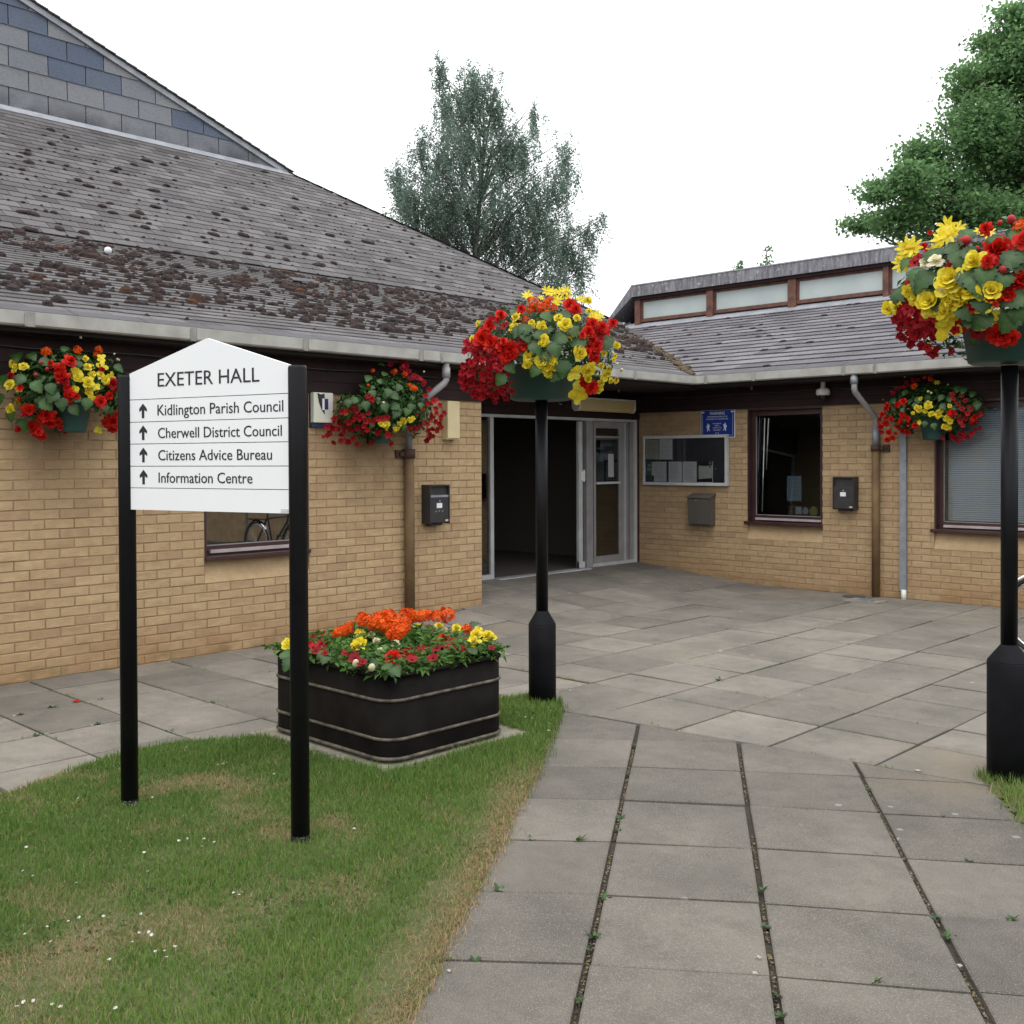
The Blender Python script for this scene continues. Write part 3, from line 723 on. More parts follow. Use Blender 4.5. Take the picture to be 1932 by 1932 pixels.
for i in range(23):
    a, b_ = np.array(hpts[i]), np.array(hpts[i+1])
    hp.add([a+(.10, -.02, -.035), a, a+(-.02, .10, -.035), b_+(.10, -.02, -.028), b_+(0, 0, .006), b_+(-.02, .10, -.028)], [(0, 3, 4, 1), (1, 4, 5, 2), (0, 1, 2)], random.random())
obj('hip_capping', hp, slateA, roofA)

# gablet: tile hung triangle above the left roof
GT = .3616
gz = lambda y: ZR+.03+(.49-y)*GT
gb = MB(); gb.add([(XR-.03, -17, ZR-.3), (XR-.03, .49, ZR-.3), (XR-.03, .49, ZR), (XR-.03, -17, gz(-17))], [(0, 1, 2, 3)])
gb.add([(XR+.02, -17, gz(-17)+.1), (XR+.02, .55, ZR+.1), (XR-7, .55, ZR+.1), (XR-7, -17, gz(-17)+.1)], [(0, 1, 2, 3)])
gab = obj('gablet', gb, slateA, hall)
tw, th_ = .66, .345
for r in range(9):
    z0 = ZR+.03+r*th_; y = 1.0-(r % 2)*tw/2-.1
    while y > -9.5:
        poly = [(y-tw+.008, z0+.004), (y-.008, z0+.004), (y-.008, z0+th_+.02), (y-tw+.008, z0+th_+.02)]
        poly = clip(poly, GT, 1, ZR+.03+.49*GT-.07)
        y -= tw
        if len(poly) < 3: continue
        m = MB(); uq = proj((XR, y+tw/2, z0))[0]*1.667
        blue = (r == 1 and uq > 515) or (r == 2 and 180 < uq < 410) or (r == 3 and 55 < uq < 290) or (r >= 4 and uq < 180+(4-r)*60)
        tn = random.uniform(.0, .15) if blue else .85+random.uniform(-.12, .12)
        pts = [(XR+.024-.016*(p[1]-z0)/th_, p[0], p[1]) for p in poly]
        if not visible(pts[0], 420): continue
        m.prism(pts, (-.012, 0, 0), tn); obj('wall_tile', m, tilem, gab)
m = MB(); m.prism([(XR+.02, -17, ZR+.055), (XR+.02, .62, ZR+.055), (XR+.15, .62, ZR-.062), (XR+.15, -17, ZR-.062)], (0, 0, -.01)); obj('lead_flashing', m, leadm, gab)
m = MB(); m.prism([(XR+.06, -17, gz(-17)-.09), (XR+.06, .55, gz(.55)-.09), (XR+.06, .60, gz(.6)+.015), (XR+.06, -17, gz(-17)+.015)], (-.10, 0, 0)); obj('verge_flashing', m, leadm, gab)
for k in range(46):
    y = .6-k*.2; m = MB(); m.prism([(XR+.11, y, gz(y)+.055), (XR+.11, y-.205, gz(y-.205)+.040), (XR-.3, y-.205, gz(y-.205)+.040), (XR-.3, y, gz(y)+.055)], (0, 0, -.022), random.random())
    if visible((XR, y, gz(y)), 420): obj('verge_slate', m, slateA, gab)

# moss
def blob(m, c, e1, e2, nn, r1, r2, h, tint):
    k = 8; v = []; 
    ph = random.random()*6
    for ring, (rr, hh) in enumerate(((1, 0), (.82, .62), (.42, .95))):
        for i in range(k):
            a = 2*PI*i/k; q = rr*(1+.22*math.sin(2*a+ph)+random.uniform(-.12, .12))
            v.append(np.array(c)+e1*(r1*q*math.cos(a))+e2*(r2*q*math.sin(a))+nn*h*hh*random.uniform(.8, 1.15))
    v.append(np.array(c)+nn*h)
    fs = [(i, (i+1) % k, k+(i+1) % k, k+i) for i in range(k)]+[(k+i, k+(i+1) % k, 2*k+(i+1) % k, 2*k+i) for i in range(k)]+[(2*k+i, 2*k+(i+1) % k, 3*k) for i in range(k)]
    m.add(v, fs, tint)
ms_ = MB(); E1 = np.array([0, 1., 0]); EW = np.array([-C1, 0, C1*T1]); EN = np.array([C1*T1, 0, C1])
for _ in range(17000):
    a = random.uniform(-12.5, 5.2); s = random.uniform(.1, 6.25)
    dens = .50+.62*mnoise.noise(Vector((a*.7, s*1.0, 3)))+.45*mnoise.noise(Vector((a*2.3, s*3.0, 9)))
    dens *= 1.2 if 1.0 < s < 6 else .30
    dens *= 1-.05*max(0, a+4.5)
    if s < .35: dens *= .2
    if random.random() > dens*.50-.02 or a+C1*(-s) > GY+(-.05): continue
    s = round(s/.2)*.2-.01+random.gauss(0, .012)
    p = np.array([GX-.02, 0, 2.705])+E1*a+EW*s+EN*.012
    if not visible(p, 300): continue
    sz_ = random.choice([.012, .015, .018, .022, .03, .04, .05])*random.uniform(.8, 1.3)
    cl = mnoise.noise(Vector((a*.8+9, s*.9, 1)))
    t_ = max(0, min(1, (cl-.15)*3))*random.uniform(.3, 1) if random.random() < .5 else 0
    blob(ms_, p, E1, EW, EN, sz_*random.uniform(1.0, 1.6), sz_, sz_*random.uniform(.8, 1.25), t_)
EW2 = np.array([-C2, 0, C2*T2]); EN2 = np.array([C2*T2, 0, C2])
for i in range(1300):
    a = random.uniform(-12.5, 4); s = random.uniform(0, 5.2)
    if a+C2*s > YH-.2 or random.random() < s/7: continue
    s = round(s/.2)*.2-.01
    p = np.array([XK, 0, ZK+.022])+E1*a+EW2*s+EN2*.014
    if not visible(p, 200): continue
    sz_ = random.choice([.010, .012, .015, .015, .02, .03, .05])*random.uniform(.8, 1.2)
    blob(ms_, p, E1, EW2, EN2, sz_*random.uniform(1.2, 1.9), sz_, sz_*.6, 0)
for i in range(500):
    x = random.uniform(-3, 9); s = round(random.uniform(.2, 4.9)/.2)*.2
    if x < GX-s*C1+.1: continue
    s = round(s/.277)*.277
    p = np.array([x, GY+.02+C1*s, 2.705+C1*T1*s+.018]); sz_ = random.choice([.006, .009, .012, .016, .03])
    blob(ms_, p, np.array([1., 0, 0]), np.array([0, C1, C1*T1]), np.array([0, -C1*T1, C1]), sz_*2, sz_, sz_*.6, 0)
obj('moss', ms_, mossm, roofA, kind='stuff', smooth=False)

# ---- clerestory
CYY = 4.25; ZC0 = 2.71+T1*(CYY-GY)
cl = MB(); cl.box(-3.20, 12, CYY+.10, CYY+.3, ZC0-.1, 4.95); cl.box(-3.26, 12, CYY+.3, CYY+3.2, ZC0-.1, 4.85)
cler = obj('clerestory', cl, redwood, hall)
m = MB(); m.prism([(-3.42, CYY-.20, ZC0-.052), (12, CYY-.20, ZC0-.052), (12, CYY+.06, ZC0+.075), (-3.42, CYY+.06, ZC0+.075)], (0, 0, -.012)); m.prism([(-3.42, CYY-.20, ZC0-.05), (-3.30, CYY-.10, ZC0+.02), (-3.9, CYY+.7, ZC0+.26), (-4.05, CYY+.62, ZC0+.22)], (0, 0, -.02)); obj('lead_flashing', m, leadm, cler)
xa = -3.18; FY = CYY-.12
for i, x in enumerate(np.arange(-3.3, 9.5, .55)):
    m = MB(); z0, z1 = 4.755, 4.975
    a, b_ = max(x, -3.27), x+.547
    m.prism([(a, FY, z0), (b_, FY, z0), (b_, FY, z1), (a, FY, z1)], (0, .03, 0), random.random())
    if visible((x, FY, 4.9), 420): obj('fascia_slate', m, fascm, cler)
m = MB(); m.prism([(-3.28, FY-.01, 4.965), (12, FY-.01, 4.965), (12, FY+3.2, 4.99), (-3.28, FY+3.2, 4.99)], (0, 0, .02)); obj('flat_roof', m, leadm, cler)
m = MB(); m.prism([(-3.27, FY+.005, 4.985), (-3.27, FY+.005, 4.755), (-3.80, FY+.02, 4.36), (-3.86, FY+.02, 4.39)], (-.02, 1.4, .0), .3); obj('cheek', m, fascm, cler)
m = MB(); m.box(-3.27, 12, FY+.035, CYY+.09, 4.70, 4.755); obj('window_head', m, darkwood, cler)
edges = [-3.10, -1.60, .03, 1.73, 3.41, 5.10, 6.8, 8.5]
wpos = [(-3.11, -1.634), (-1.478, 0.0), (.168, 1.681), (1.79, 3.33), (3.46, 5.0), (5.13, 6.7), (6.83, 8.4)]
for i, (a, b_) in enumerate(wpos):
    cwin = MB(); fr = .045
    cwin.box(a-.01, b_+.01, CYY-.02, CYY+.06, ZC0+.075, 4.335); 
    cwin.box(a-.01, a+.02, CYY-.01, CYY+.06, 4.335, 4.70); cwin.box(b_-.02, b_+.01, CYY-.01, CYY+.06, 4.335, 4.70)
    cwin.box(a+.02, b_-.02, CYY-.005, CYY+.06, 4.655, 4.70)
    wo = obj('clerestory_window', cwin, redwood, cler)
    pn = MB(); pn.box(a+.02, b_-.02, CYY+.02, CYY+.035, 4.335, 4.655); 
    # three levels only: the pane belongs to the clerestory beside its frame
    obj('pane', pn, frost, cler)
for x0, x1 in [(-3.24, -3.12)]+[(wpos[i][1]+.01, wpos[i+1][0]-.01) for i in range(len(wpos)-1)]:
    m = MB(); m.box(x0, x1, CYY-.06, CYY+.06, ZC0+.02, 4.71); obj('mullion', m, redwood, cler)

# ---- windows
def window(axis, s0, s1, z0, z1, open_pane=False, white_line=True):
    d = .085; root = MB(); fw_ = .07
    def bx(m, a, b_, c, e_, za, zb):       # a..b along the wall, c..e depth behind the wall face
        if axis == 'A': m.box(WA-e_, WA-c, a, b_, za, zb)
        else: m.box(a, b_, c, e_, za, zb)
    # reveal lining + fixed frame
    bx(root, s0, s0+.02, .004, .2, z0, z1); bx(root, s1-.02, s1, .004, .2, z0, z1); bx(root, s0+.02, s1-.02, .004, .2, z1-.02, z1)
    bx(root, s0+.02, s0+fw_, d, d+.06, z0, z1-.02); bx(root, s1-fw_, s1-.02, d, d+.06, z0, z1-.02)
    bx(root, s0+fw_, s1-fw_, d, d+.06, z1-.09, z1-.02); bx(root, s0+fw_, s1-fw_, d, d+.06, z0+.02, z0+.11)
    wo = obj('window', root, frame_m, hall); tilt = .075 if open_pane else 0
    si = MB(); bx(si, s0-.035 if axis == 'B' else s0, s1, -.035, .12, z0-.005, z0+.03); obj('sill', si, frame_m, wo, bevel=.004)
    sp_ = MB(); bx(sp_, s0+.085, s1-.03, d-.035, d, z0+.05, z0+.078); obj('sill_strip', sp_, stripm, wo)
    pn = MB(); bx(pn, s0+fw_, s1-fw_, d+.022, d+.028, z0+.11, z1-.09)
    pn.v = [(x, y+tilt*(z-z0-.11)/1.29, z) for x, y, z in pn.v] if open_pane else pn.v
    obj('pane', pn, glass_m if axis == 'A' else glass, wo)
    be = MB()
    for a, b_, za, zb in ((s0+fw_, s0+fw_+.008, z0+.11, z1-.09), (s1-fw_-.008, s1-fw_, z0+.11, z1-.09), (s0+fw_, s1-fw_, z0+.11, z0+.118)): bx(be, a, b_, d+.012, d+.02, za, zb)
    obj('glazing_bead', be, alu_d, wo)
    return wo
wA = window('A', WAW[0], WAW[1], WAW[2], WAW[3]); w1 = window('B', *W1, open_pane=True); w2 = window('B', *W2)
# fittings inside the first right-hand window
m = MB(); m.prism([(1.895, .135, .95), (1.903, .135, .95), (1.945, .135, 2.17), (1.935, .135, 2.17)], (0, .006, 0)); m.prism([(1.945, .16, 1.5), (1.950, .16, 1.5), (1.985, .16, 2.17), (1.975, .16, 2.17)], (0, .006, 0)); obj('edge_strip', m, whitep, w1)
m = MB(); m.box(2.24, 2.44, .172, .174, 1.10, 1.42); obj('window_notice', m, M('backed_notice', (.15, .22, .29), rough=.8), w1)
for k in range(7):
    m_ = MB(); m_.box(2.27, 2.41-.02*(k % 3), .1700, .1715, 1.375-.035*k, 1.381-.035*k); obj('text_line', m_, M('notice_ink', (.07, .10, .15), rough=.8), w1)
m = MB(); m.box(2.37, 2.455, .15, .152, .935, 1.03); obj('sticker', m, M('sticker_white', (.30, .36, .44), (.24, .30, .38), scale=60, rough=.7), w1)
for x, r_, c in ((2.51, .042, (.25, .28, .36)), (2.62, .055, (.20, .20, .06))):
    m = MB(); m.add([(x+r_*math.cos(a*PI/10), .151, .98+r_*math.sin(a*PI/10)*1.1) for a in range(20)], [list(range(20))[::-1]]); obj('sticker', m, M('sticker%d' % int(x*100), c, rough=.7), w1)
m = MB(); m.box(2.27, 2.35, .151, .152, .935, 1.01); obj('sticker', m, M('sticker_red', (.12, .02, .02), (.05, .02, .03), scale=50, rough=.7), w1)
# venetian blind
bl = MB()
for k in range(54):
    z = .925+k*.0245
    bl.prism([(4.28, .20, z), (6.2, .20, z), (6.2, .215, z+.0195), (4.28, .215, z+.0195)], (0, 0, .0012))
bo = obj('blind', MB().box(4.28, 6.2, .195, .225, 2.20, 2.24), whitep, w2)
obj('blind_slats', bl, M('blind_slat', (.70, .80, .95), rough=.5), w2, kind='stuff')
mm_ = MB(); mm_.box(5.16, 5.22, .085, .145, .91, 2.20); obj('mullion', mm_, frame_m, w2)

# ---- entrance doors
ZD = .185
def dbox(name, y0, y1, z0, z1, x0, x1, mt, par): m = MB(); m.box(x0, x1, y0, y1, z0, z1); return obj(name, m, mt, par)
fr = MB(); fr.box(-.07, .0, -4.12, -.035, 2.165, 2.203); fr.box(-.07, .0, -.092, -.035, ZD, 2.165); fr.box(-.07, .0, -4.12, -4.08, ZD, 2.165)
fr.box(-.07, .0, -2.975, -2.915, ZD, 2.165); fr.box(-.07, .0, -4.08, -2.975, ZD, ZD+.06); fr.box(-.07, 0, -1.02, -.092, ZD, ZD+.045)
dr = obj('entrance', fr, alu, hall)
dbox('jamb', -.035, -.0, ZD-.03, 2.203, -.07, .012, frame_m, dr)
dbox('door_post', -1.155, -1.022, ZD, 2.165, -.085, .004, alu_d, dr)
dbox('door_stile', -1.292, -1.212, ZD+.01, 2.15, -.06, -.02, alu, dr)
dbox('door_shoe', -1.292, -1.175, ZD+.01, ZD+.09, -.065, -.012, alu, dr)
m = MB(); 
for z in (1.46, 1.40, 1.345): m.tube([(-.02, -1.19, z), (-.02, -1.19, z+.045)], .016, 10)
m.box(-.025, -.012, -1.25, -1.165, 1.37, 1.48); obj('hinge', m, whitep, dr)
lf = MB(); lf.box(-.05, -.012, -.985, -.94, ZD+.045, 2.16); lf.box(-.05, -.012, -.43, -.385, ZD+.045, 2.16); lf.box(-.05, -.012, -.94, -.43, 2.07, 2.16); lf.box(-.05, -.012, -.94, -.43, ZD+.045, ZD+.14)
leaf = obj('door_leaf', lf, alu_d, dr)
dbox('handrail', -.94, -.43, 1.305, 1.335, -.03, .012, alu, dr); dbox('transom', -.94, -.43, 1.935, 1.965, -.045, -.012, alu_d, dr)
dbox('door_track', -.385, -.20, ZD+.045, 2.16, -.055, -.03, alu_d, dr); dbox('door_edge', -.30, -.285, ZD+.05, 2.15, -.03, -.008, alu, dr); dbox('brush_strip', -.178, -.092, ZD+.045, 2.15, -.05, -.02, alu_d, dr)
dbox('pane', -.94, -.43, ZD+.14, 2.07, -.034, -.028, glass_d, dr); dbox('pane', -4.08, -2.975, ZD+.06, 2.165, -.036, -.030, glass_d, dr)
dbox('poster', -.83, -.70, 1.55, 1.84, -.042, -.040, M('faded_poster', (.16, .15, .14), (.10, .095, .09), scale=14, rough=.8), dr)
dbox('poster', -.655, -.535, 1.40, 1.72, -.027, -.025, M('grey_poster', (.36, .37, .38), rough=.8), dr)
m = MB(); m.box(-.07, .10, -2.915, -1.155, ZD-.02, ZD+.004); obj('threshold', m, alu, dr)
# pipes
def pipe(name, path, r, mt, par, n=14): m = MB(); m.tube(path, r, n); return obj(name, m, mt, par, smooth=True)
xg = WA+.055
dpA = pipe('drainpipe', [(xg, -5.19, .02), (xg, -5.19, 1.70)], .050, rust, hall)
pipe('collar', [(xg, -5.19, 1.66), (xg, -5.19, 1.75)], .062, rust2, dpA); m = MB(); m.box(WA, WA+.03, -5.33, -5.25, 1.66, 1.74); m.box(WA+.02, xg, -5.30, -5.24, 1.68, 1.72); obj('bracket', m, rust2, dpA)
pipe('upper_pipe', [(xg, -5.19, 1.75), (xg, -5.19, 2.10), (xg+.012, -5.175, 2.135), (GX-.012, -4.905, 2.405), (GX, -4.89, 2.44), (GX, -4.89, 2.61)], .034, greyp, dpA); pipe('socket', [(GX, -4.89, 2.46), (GX, -4.89, 2.56)], .042, greyp, dpA)
yg = -.055
dpB = pipe('drainpipe', [(3.53, yg, .0), (3.53, yg, 1.78)], .046, rust, hall)
pipe('collar', [(3.53, yg, 1.73), (3.53, yg, 1.80)], .057, rust2, dpB); m = MB(); m.box(3.60, 3.68, -.03, -.003, 1.72, 1.80); m.box(3.56, 3.62, yg, -.02, 1.74, 1.78); m.tube([(3.645, -.045, 1.76), (3.645, -.03, 1.76)], .012, 8); obj('bracket', m, rust2, dpB)
pipe('upper_pipe', [(3.53, yg, 1.79), (3.53, yg, 2.10), (3.529, yg-.02, 2.135), (3.50, GY+.02, 2.405), (3.50, GY, 2.44), (3.50, GY, 2.61)], .034, greyp, dpB); pipe('socket', [(3.50, GY, 2.50), (3.50, GY, 2.58)], .043, galv, dpB); pipe('socket', [(3.53, yg, 1.80), (3.53, yg, 2.0)], .041, galv, dpB)
gp = MB(); gp.box(3.813, 3.888, -.045, -.005, .10, 2.3); gpo = obj('cable_trunking', gp, galv, hall); pipe('white_stub', [(3.86, -.035, -.02), (3.86, -.035, .11)], .030, whitep, gpo)

# ================================================================== THINGS ON THE WALLS
def ash_bin(name, c, axis, label, small_marks):
    W_, H_, D_ = .27, .395, .13
    e_ = empty(name, c, label, 'cigarette bin', 'cigarette bins on the walls')
    # local frame: a along the wall, n out of the wall, z
    if axis == 'A': P = lambda a, n, z: (n, a, z)
    else: P = lambda a, n, z: (a, -n, z)
    def bx(nm, a0, a1, n0, n1, z0, z1, mt, par=e_, bevel=0):
        m = MB(); p = P(a0, n0, z0); q = P(a1, n1, z1)
        m.box(min(p[0], q[0]), max(p[0], q[0]), min(p[1], q[1]), max(p[1], q[1]), z0, z1)
        m.v = [(x+par_off[0], y+par_off[1], z+par_off[2]) for x, y, z in m.v]
        return obj(nm, m, mt, par, bevel=bevel)
    par_off = c
    h = W_/2
    body = bx('body', -h+.004, h-.004, .0, D_-.03, .02, H_-.01, boxblack, bevel=.003)
    bx('side', -h, -h+.012, 0, D_, .0, H_, boxblack, body); bx('side', h-.012, h, 0, D_, .0, H_, boxblack, body)
    bx('hood', -h+.012, h-.012, 0, D_, H_-.014, H_, boxblack, body)
    bx('door', -h+.013, h-.013, D_-.03, D_-.006, .012, H_-.125, boxblack, body, bevel=.002)
    bx('ash_tray', -h+.013, h-.013, D_-.03, D_-.008, H_-.125, H_-.105, galv if small_marks else boxblack, body)
    bx('foot', -h+.05, h-.06, .0, D_-.05, -.018, .004, boxblack, body)
    m = MB(); p0 = P(0, D_-.006, H_-.165); p1 = P(0, D_-.001, H_-.165)
    m.tube([tuple(np.add(p0, c)), tuple(np.add(p1, c))], .010, 10); obj('lock', m, galv, body)
    bx('notice_label', -.04, .032, D_-.0055, D_-.0042, H_-.235, H_-.185, paper, body)
    bx('maker_plate', h-.058, h-.020, D_-.0055, D_-.004, .022, .042, paper2, body)
    if small_marks:
        for a, z in ((-.055, -.265), (-.01, -.262), (.035, -.262)):
            m = MB(); q = [P(a-.012, D_-.005, H_+z-.012), P(a+.013, D_-.005, H_+z-.006), P(a+.010, D_-.005, H_+z+.008)]
            m.prism([tuple(np.add(x, c)) for x in q], P(0, .001, 0)); obj('sticker_remnant', m, galv, body)
    return e_
ash_bin('cigarette_bin', (WA, -4.848, .995), 'A', 'black wall bin with silver scraped marks beside the rusty drainpipe near the door', True)
ash_bin('cigarette_bin', (3.155, 0, 1.025), 'B', 'black wall bin with white label between the tall window and the rusty drainpipe', False)
# post box
pb = empty('post_box', (1.10, 0, .755), 'grey brown metal post box under the notice board', 'post box')
m = MB(); m.prism([(.925, 0, .755), (.925, -.115, .755), (.925, -.145, 1.125), (.925, 0, 1.16)], (.35, 0, 0)); obj('body', m, boxgrey, pb, bevel=.004)
m = MB(); m.prism([(.912, .0, 1.185), (.912, -.165, 1.128), (.912, -.165, 1.118), (.912, 0, 1.165)], (.376, 0, 0)); lid = obj('lid', m, boxgrey, pb, bevel=.002)
m = MB(); m.box(.935, 1.265, -.137, -.128, .77, 1.105); m.v = [(x, y-(z-.77)*.081, z) for x, y, z in m.v]; obj('door', m, boxgrey, pb, bevel=.003)
m = MB(); m.tube([(1.075, -.150, 1.09), (1.075, -.172, 1.09)], .009, 10); obj('lock', m, galv, pb)
# notice board
nbd = empty('notice_board', (.80, 0, 1.28), 'aluminium framed notice board with white notices on dark felt', 'notice board')
bx0, bx1, bz0, bz1 = .115, 1.492, 1.283, 1.968
m = MB(); m.box(bx0+.02, bx1-.02, -.035, -.004, bz0+.02, bz1-.02); obj('felt_panel', m, felt, nbd)
m = MB(); m.box(bx0, bx1, -.058, -.004, bz0, bz0+.042); m.box(bx0, bx1, -.058, -.004, bz1-.042, bz1); m.box(bx0, bx0+.035, -.058, -.004, bz0+.042, bz1-.042); m.box(bx1-.04, bx1, -.058, -.004, bz0+.042, bz1-.042)
obj('frame', m, alu, nbd, bevel=.004)
m = MB(); m.box(bx0+.036, bx1-.041, -.048, -.045, bz0+.043, bz1-.043); obj('pane', m, glass_mat('clear_pane', (.95, .96, .96), fac=-.035), nbd)
sx = lambda q: bx0+(q-60)/(1820-60)*(bx1-bx0); szz = lambda q: bz1-(q-85)/(1170-85)*(bz1-bz0)
def sheet(x0, x1, y0, y1, mt, nlines=9, off=.0365, ink_m=None):
    a, b_ = sx(x0), sx(x1); c, d = szz(y1), szz(y0)
    m = MB(); cu = random.uniform(.001, .004); m.add([(a, -off, c), (b_, -off-cu, c), (b_, -off, d), (a, -off, d), ((a+b_)/2, -off-.003, c), ((a+b_)/2, -off-.001, d)], [(0, 4, 5, 3), (4, 1, 2, 5)])
    m.prism([(a, -off+.0006, c), (b_, -off+.0006, c), (b_, -off+.0006, d), (a, -off+.0006, d)], (0, .0004, 0))
    s_ = obj('notice_sheet', m, mt, nbd); m = MB()
    for k in range(nlines):
        z = d-(d-c)*(.1+.8*k/nlines); L = random.uniform(.45, .78); x_ = a+(b_-a)*.12
        m.box(x_, x_+(b_-a)*L, -off-.005, -off-.0042, z-.0028, z)
    obj('printed_lines', m, ink_m or M('faint_print', (.26, .26, .28), rough=.8), s_)
    return s_
sheet(112, 395, 165, 600, paper2, 12); sheet(410, 690, 160, 605, paper, 8); sheet(240, 300, 660, 960, paper, 3, .0362)
sheet(290, 560, 655, 1090, paper, 13); sheet(608, 890, 655, 1095, paper, 14); sheet(908, 1195, 655, 1100, paper, 12)
m = MB(); m.box(sx(130), sx(235), -.0375, -.0362, szz(960), szz(650)); tl = obj('leaflet', m, teal, nbd); m = MB(); m.box(sx(140), sx(225), -.039, -.0378, szz(855), szz(795)); m.box(sx(155), sx(215), -.039, -.0378, szz(770), szz(705)); obj('leaflet_panel', m, M('pale_teal', (.25, .38, .34), rough=.7), tl)
m = MB(); m.box(sx(1230), sx(1525), -.0375, -.036, szz(1105), szz(655)); ps = obj('poster', m, ink, nbd)
m = MB(); m.prism([(sx(1236), -.0385, szz(1030)), (sx(1500), -.0385, szz(1005)), (sx(1519), -.0385, szz(730)), (sx(1380), -.0385, szz(750)), (sx(1236), -.0385, szz(742))], (0, .0008, 0)); obj('poster_panel', m, M('poster_pale', (.55, .56, .50), (.48, .49, .44), scale=25, rough=.7), ps)
for x, z, r_ in ((1470, 685, .021), (1470, 760, .020)):
    m = MB(); m.add([(sx(x)+r_*math.cos(a*PI/8), -.0392, szz(z)+r_*math.sin(a*PI/8)) for a in range(16)], [list(range(16))]); obj('poster_badge', m, M('badge_grey', (.20, .20, .19), rough=.7), ps)
m = MB(); m.box(sx(1230), sx(1525), -.0382, -.0376, szz(1105), szz(1093)); m.box(sx(1512), sx(1525), -.0382, -.0376, szz(1092), szz(655)); obj('poster_border', m, paper, ps)
m = MB(); m.sphere((sx(1580), -.038, szz(810)), .006, 8, 6); obj('pin', m, whitep, nbd)
m = MB(); m.box(bx0+.028, bx0+.05, -.068, -.058, szz(930), szz(760)); obj('lock', m, alu, nbd)
# warning sign
ws = empty('warning_sign', (1.32, 0, 1.95), 'blue WARNING sign with white lettering partly behind the notice board', 'sign')
wx0, wx1, wz0, wz1 = 1.055, 1.585, 1.925, 2.300
m = MB(); m.box(wx0, wx1, -.014, -.005, wz0, wz1); obj('white_edge', m, whitep, ws)
m = MB(); m.box(wx0+.010, wx1-.010, -.0165, -.0142, wz0+.010, wz1-.010); obj('blue_face', m, bluesign, ws)
m = MB(); t = .003
a, b_, c, d = wx0+.030, wx1-.030, wz0+.030, wz1-.030
m.box(a, a+t, -.018, -.0166, c, d-.03); m.box(b_-t, b_, -.018, -.0166, c, d-.03); m.box(a+t, b_-t, -.018, -.0166, c, c+t); obj('border_line', m, paper, ws)
def wt(s_, xc, w__, h__, z): lettering(s_, (xc-w__/2, -.0168, z), (1, 0, 0), (0, -1, 0), w__, h__, paper, ws)
wt('WARNING', 1.315, .235, .040, 2.232)
wt('THESE PREMISES ARE PROTECTED', 1.315, .31, .016, 2.198); wt('BY RECORDED C.C.T.V./ALARM SYSTEM', 1.315, .335, .016, 2.167)
wt('INSTALLED BY', 1.312, .13, .014, 2.108); wt('SHELLEY', 1.312, .072, .014, 2.080); wt('SECURITY LTD', 1.312, .13, .014, 2.050); wt('01865 400257', 1.312, .11, .014, 2.020)
def lion(cx, cz, sgn):
    P = lambda x, z: (cx+sgn*x, -.0168, cz+z); m = MB()
    for q in ([(-.012, -.03), (.010, -.03), (.014, .02), (-.014, .022)], [(-.012, .022), (.006, .020), (.004, .045), (-.010, .048)], [(.006, .012), (.028, .026), (.026, .034), (.004, .022)], [(.010, -.004), (.026, .002), (.024, .010), (.008, .004)],
              [(-.014, -.028), (.0, -.03), (-.006, -.055), (-.016, -.058)], [(.002, -.028), (.014, -.028), (.030, -.048), (.020, -.052)], [(-.014, -.02), (-.026, -.005), (-.028, .018), (-.022, .02), (-.020, -.002), (-.012, -.012)]):
        m.prism([P(*p) for p in q], (0, -.0012, 0))
    obj('lion_emblem', m, paper, ws)
lion(1.175, 2.07, 1); lion(1.435, 2.072, -1)
for x in (1.083, 1.527):
    m = MB(); m.box(x, x+.028, -.0178, -.0166, 2.258, 2.276); m.tube([(x+(.034 if x > 1.3 else -.006), -.0166, 2.266), (x+(.034 if x > 1.3 else -.006), -.0178, 2.266)], .009, 10); obj('camera_symbol', m, paper, ws)
m = MB(); m.box(1.290, 1.294, -.018, -.0166, 1.955, 1.992); m.box(1.334, 1.338, -.018, -.0166, 1.955, 1.992); m.box(1.294, 1.334, -.018, -.0166, 1.988, 1.992); obj('approval_mark', m, paper, ws)
# camera, light, alarm box, cream box
cm = empty('security_camera', (2.885, -.03, 2.44), 'white dome security camera on the dark boards above the tall window', 'security camera')
m = MB(); m.lathe([(.055, .075), (.078, .06), (.085, .03), (.083, .005), (.070, -.012)], (2.885, -.11, 2.425)); obj('housing', m, whitep, cm, smooth=True)
m = MB(); m.sphere((2.885, -.118, 2.405), .056, 16, 10, (1, 1, .95)); obj('dome', m, M('camera_dome', (.01, .01, .012), rough=.08), cm, smooth=True)
m = MB(); m.tube([(2.885, -.11, 2.50), (2.885, -.11, 2.575)], .03, 12); obj('mount', m, whitep, cm)
lt = empty('entrance_light', (.1, -.9, 2.35), 'long white tube light with yellowed cover above the entrance', 'light fitting')
ly0, ly1 = -1.49, -.28
m = MB(); m.prism([(.03, ly0, 2.44), (.17, ly0, 2.44), (.17, ly0, 2.462), (.03, ly0, 2.462)], (0, ly1-ly0, 0)); obj('base', m, whitep, lt, bevel=.004)
pr = [(.035, 2.438), (.035, 2.325), (.07, 2.285), (.13, 2.285), (.165, 2.325), (.165, 2.438)]
m = MB(); m.prism([(x, ly0+.03, z) for x, z in pr][::-1], (0, ly1-ly0-.06, 0)); obj('diffuser', m, difm, lt)
for y in (ly0, ly1-.03):
    m = MB(); m.prism([(x+(.004 if x > .1 else -.004), y, z-(0 if z > 2.4 else .004)) for x, z in pr][::-1], (0, .03, 0)); obj('end_cap', m, whitep, lt, bevel=.003)
ab = empty('alarm_box', (WA, -6.24, 1.94), 'cream alarm box with black and white shield and navy base under the eaves', 'alarm box')
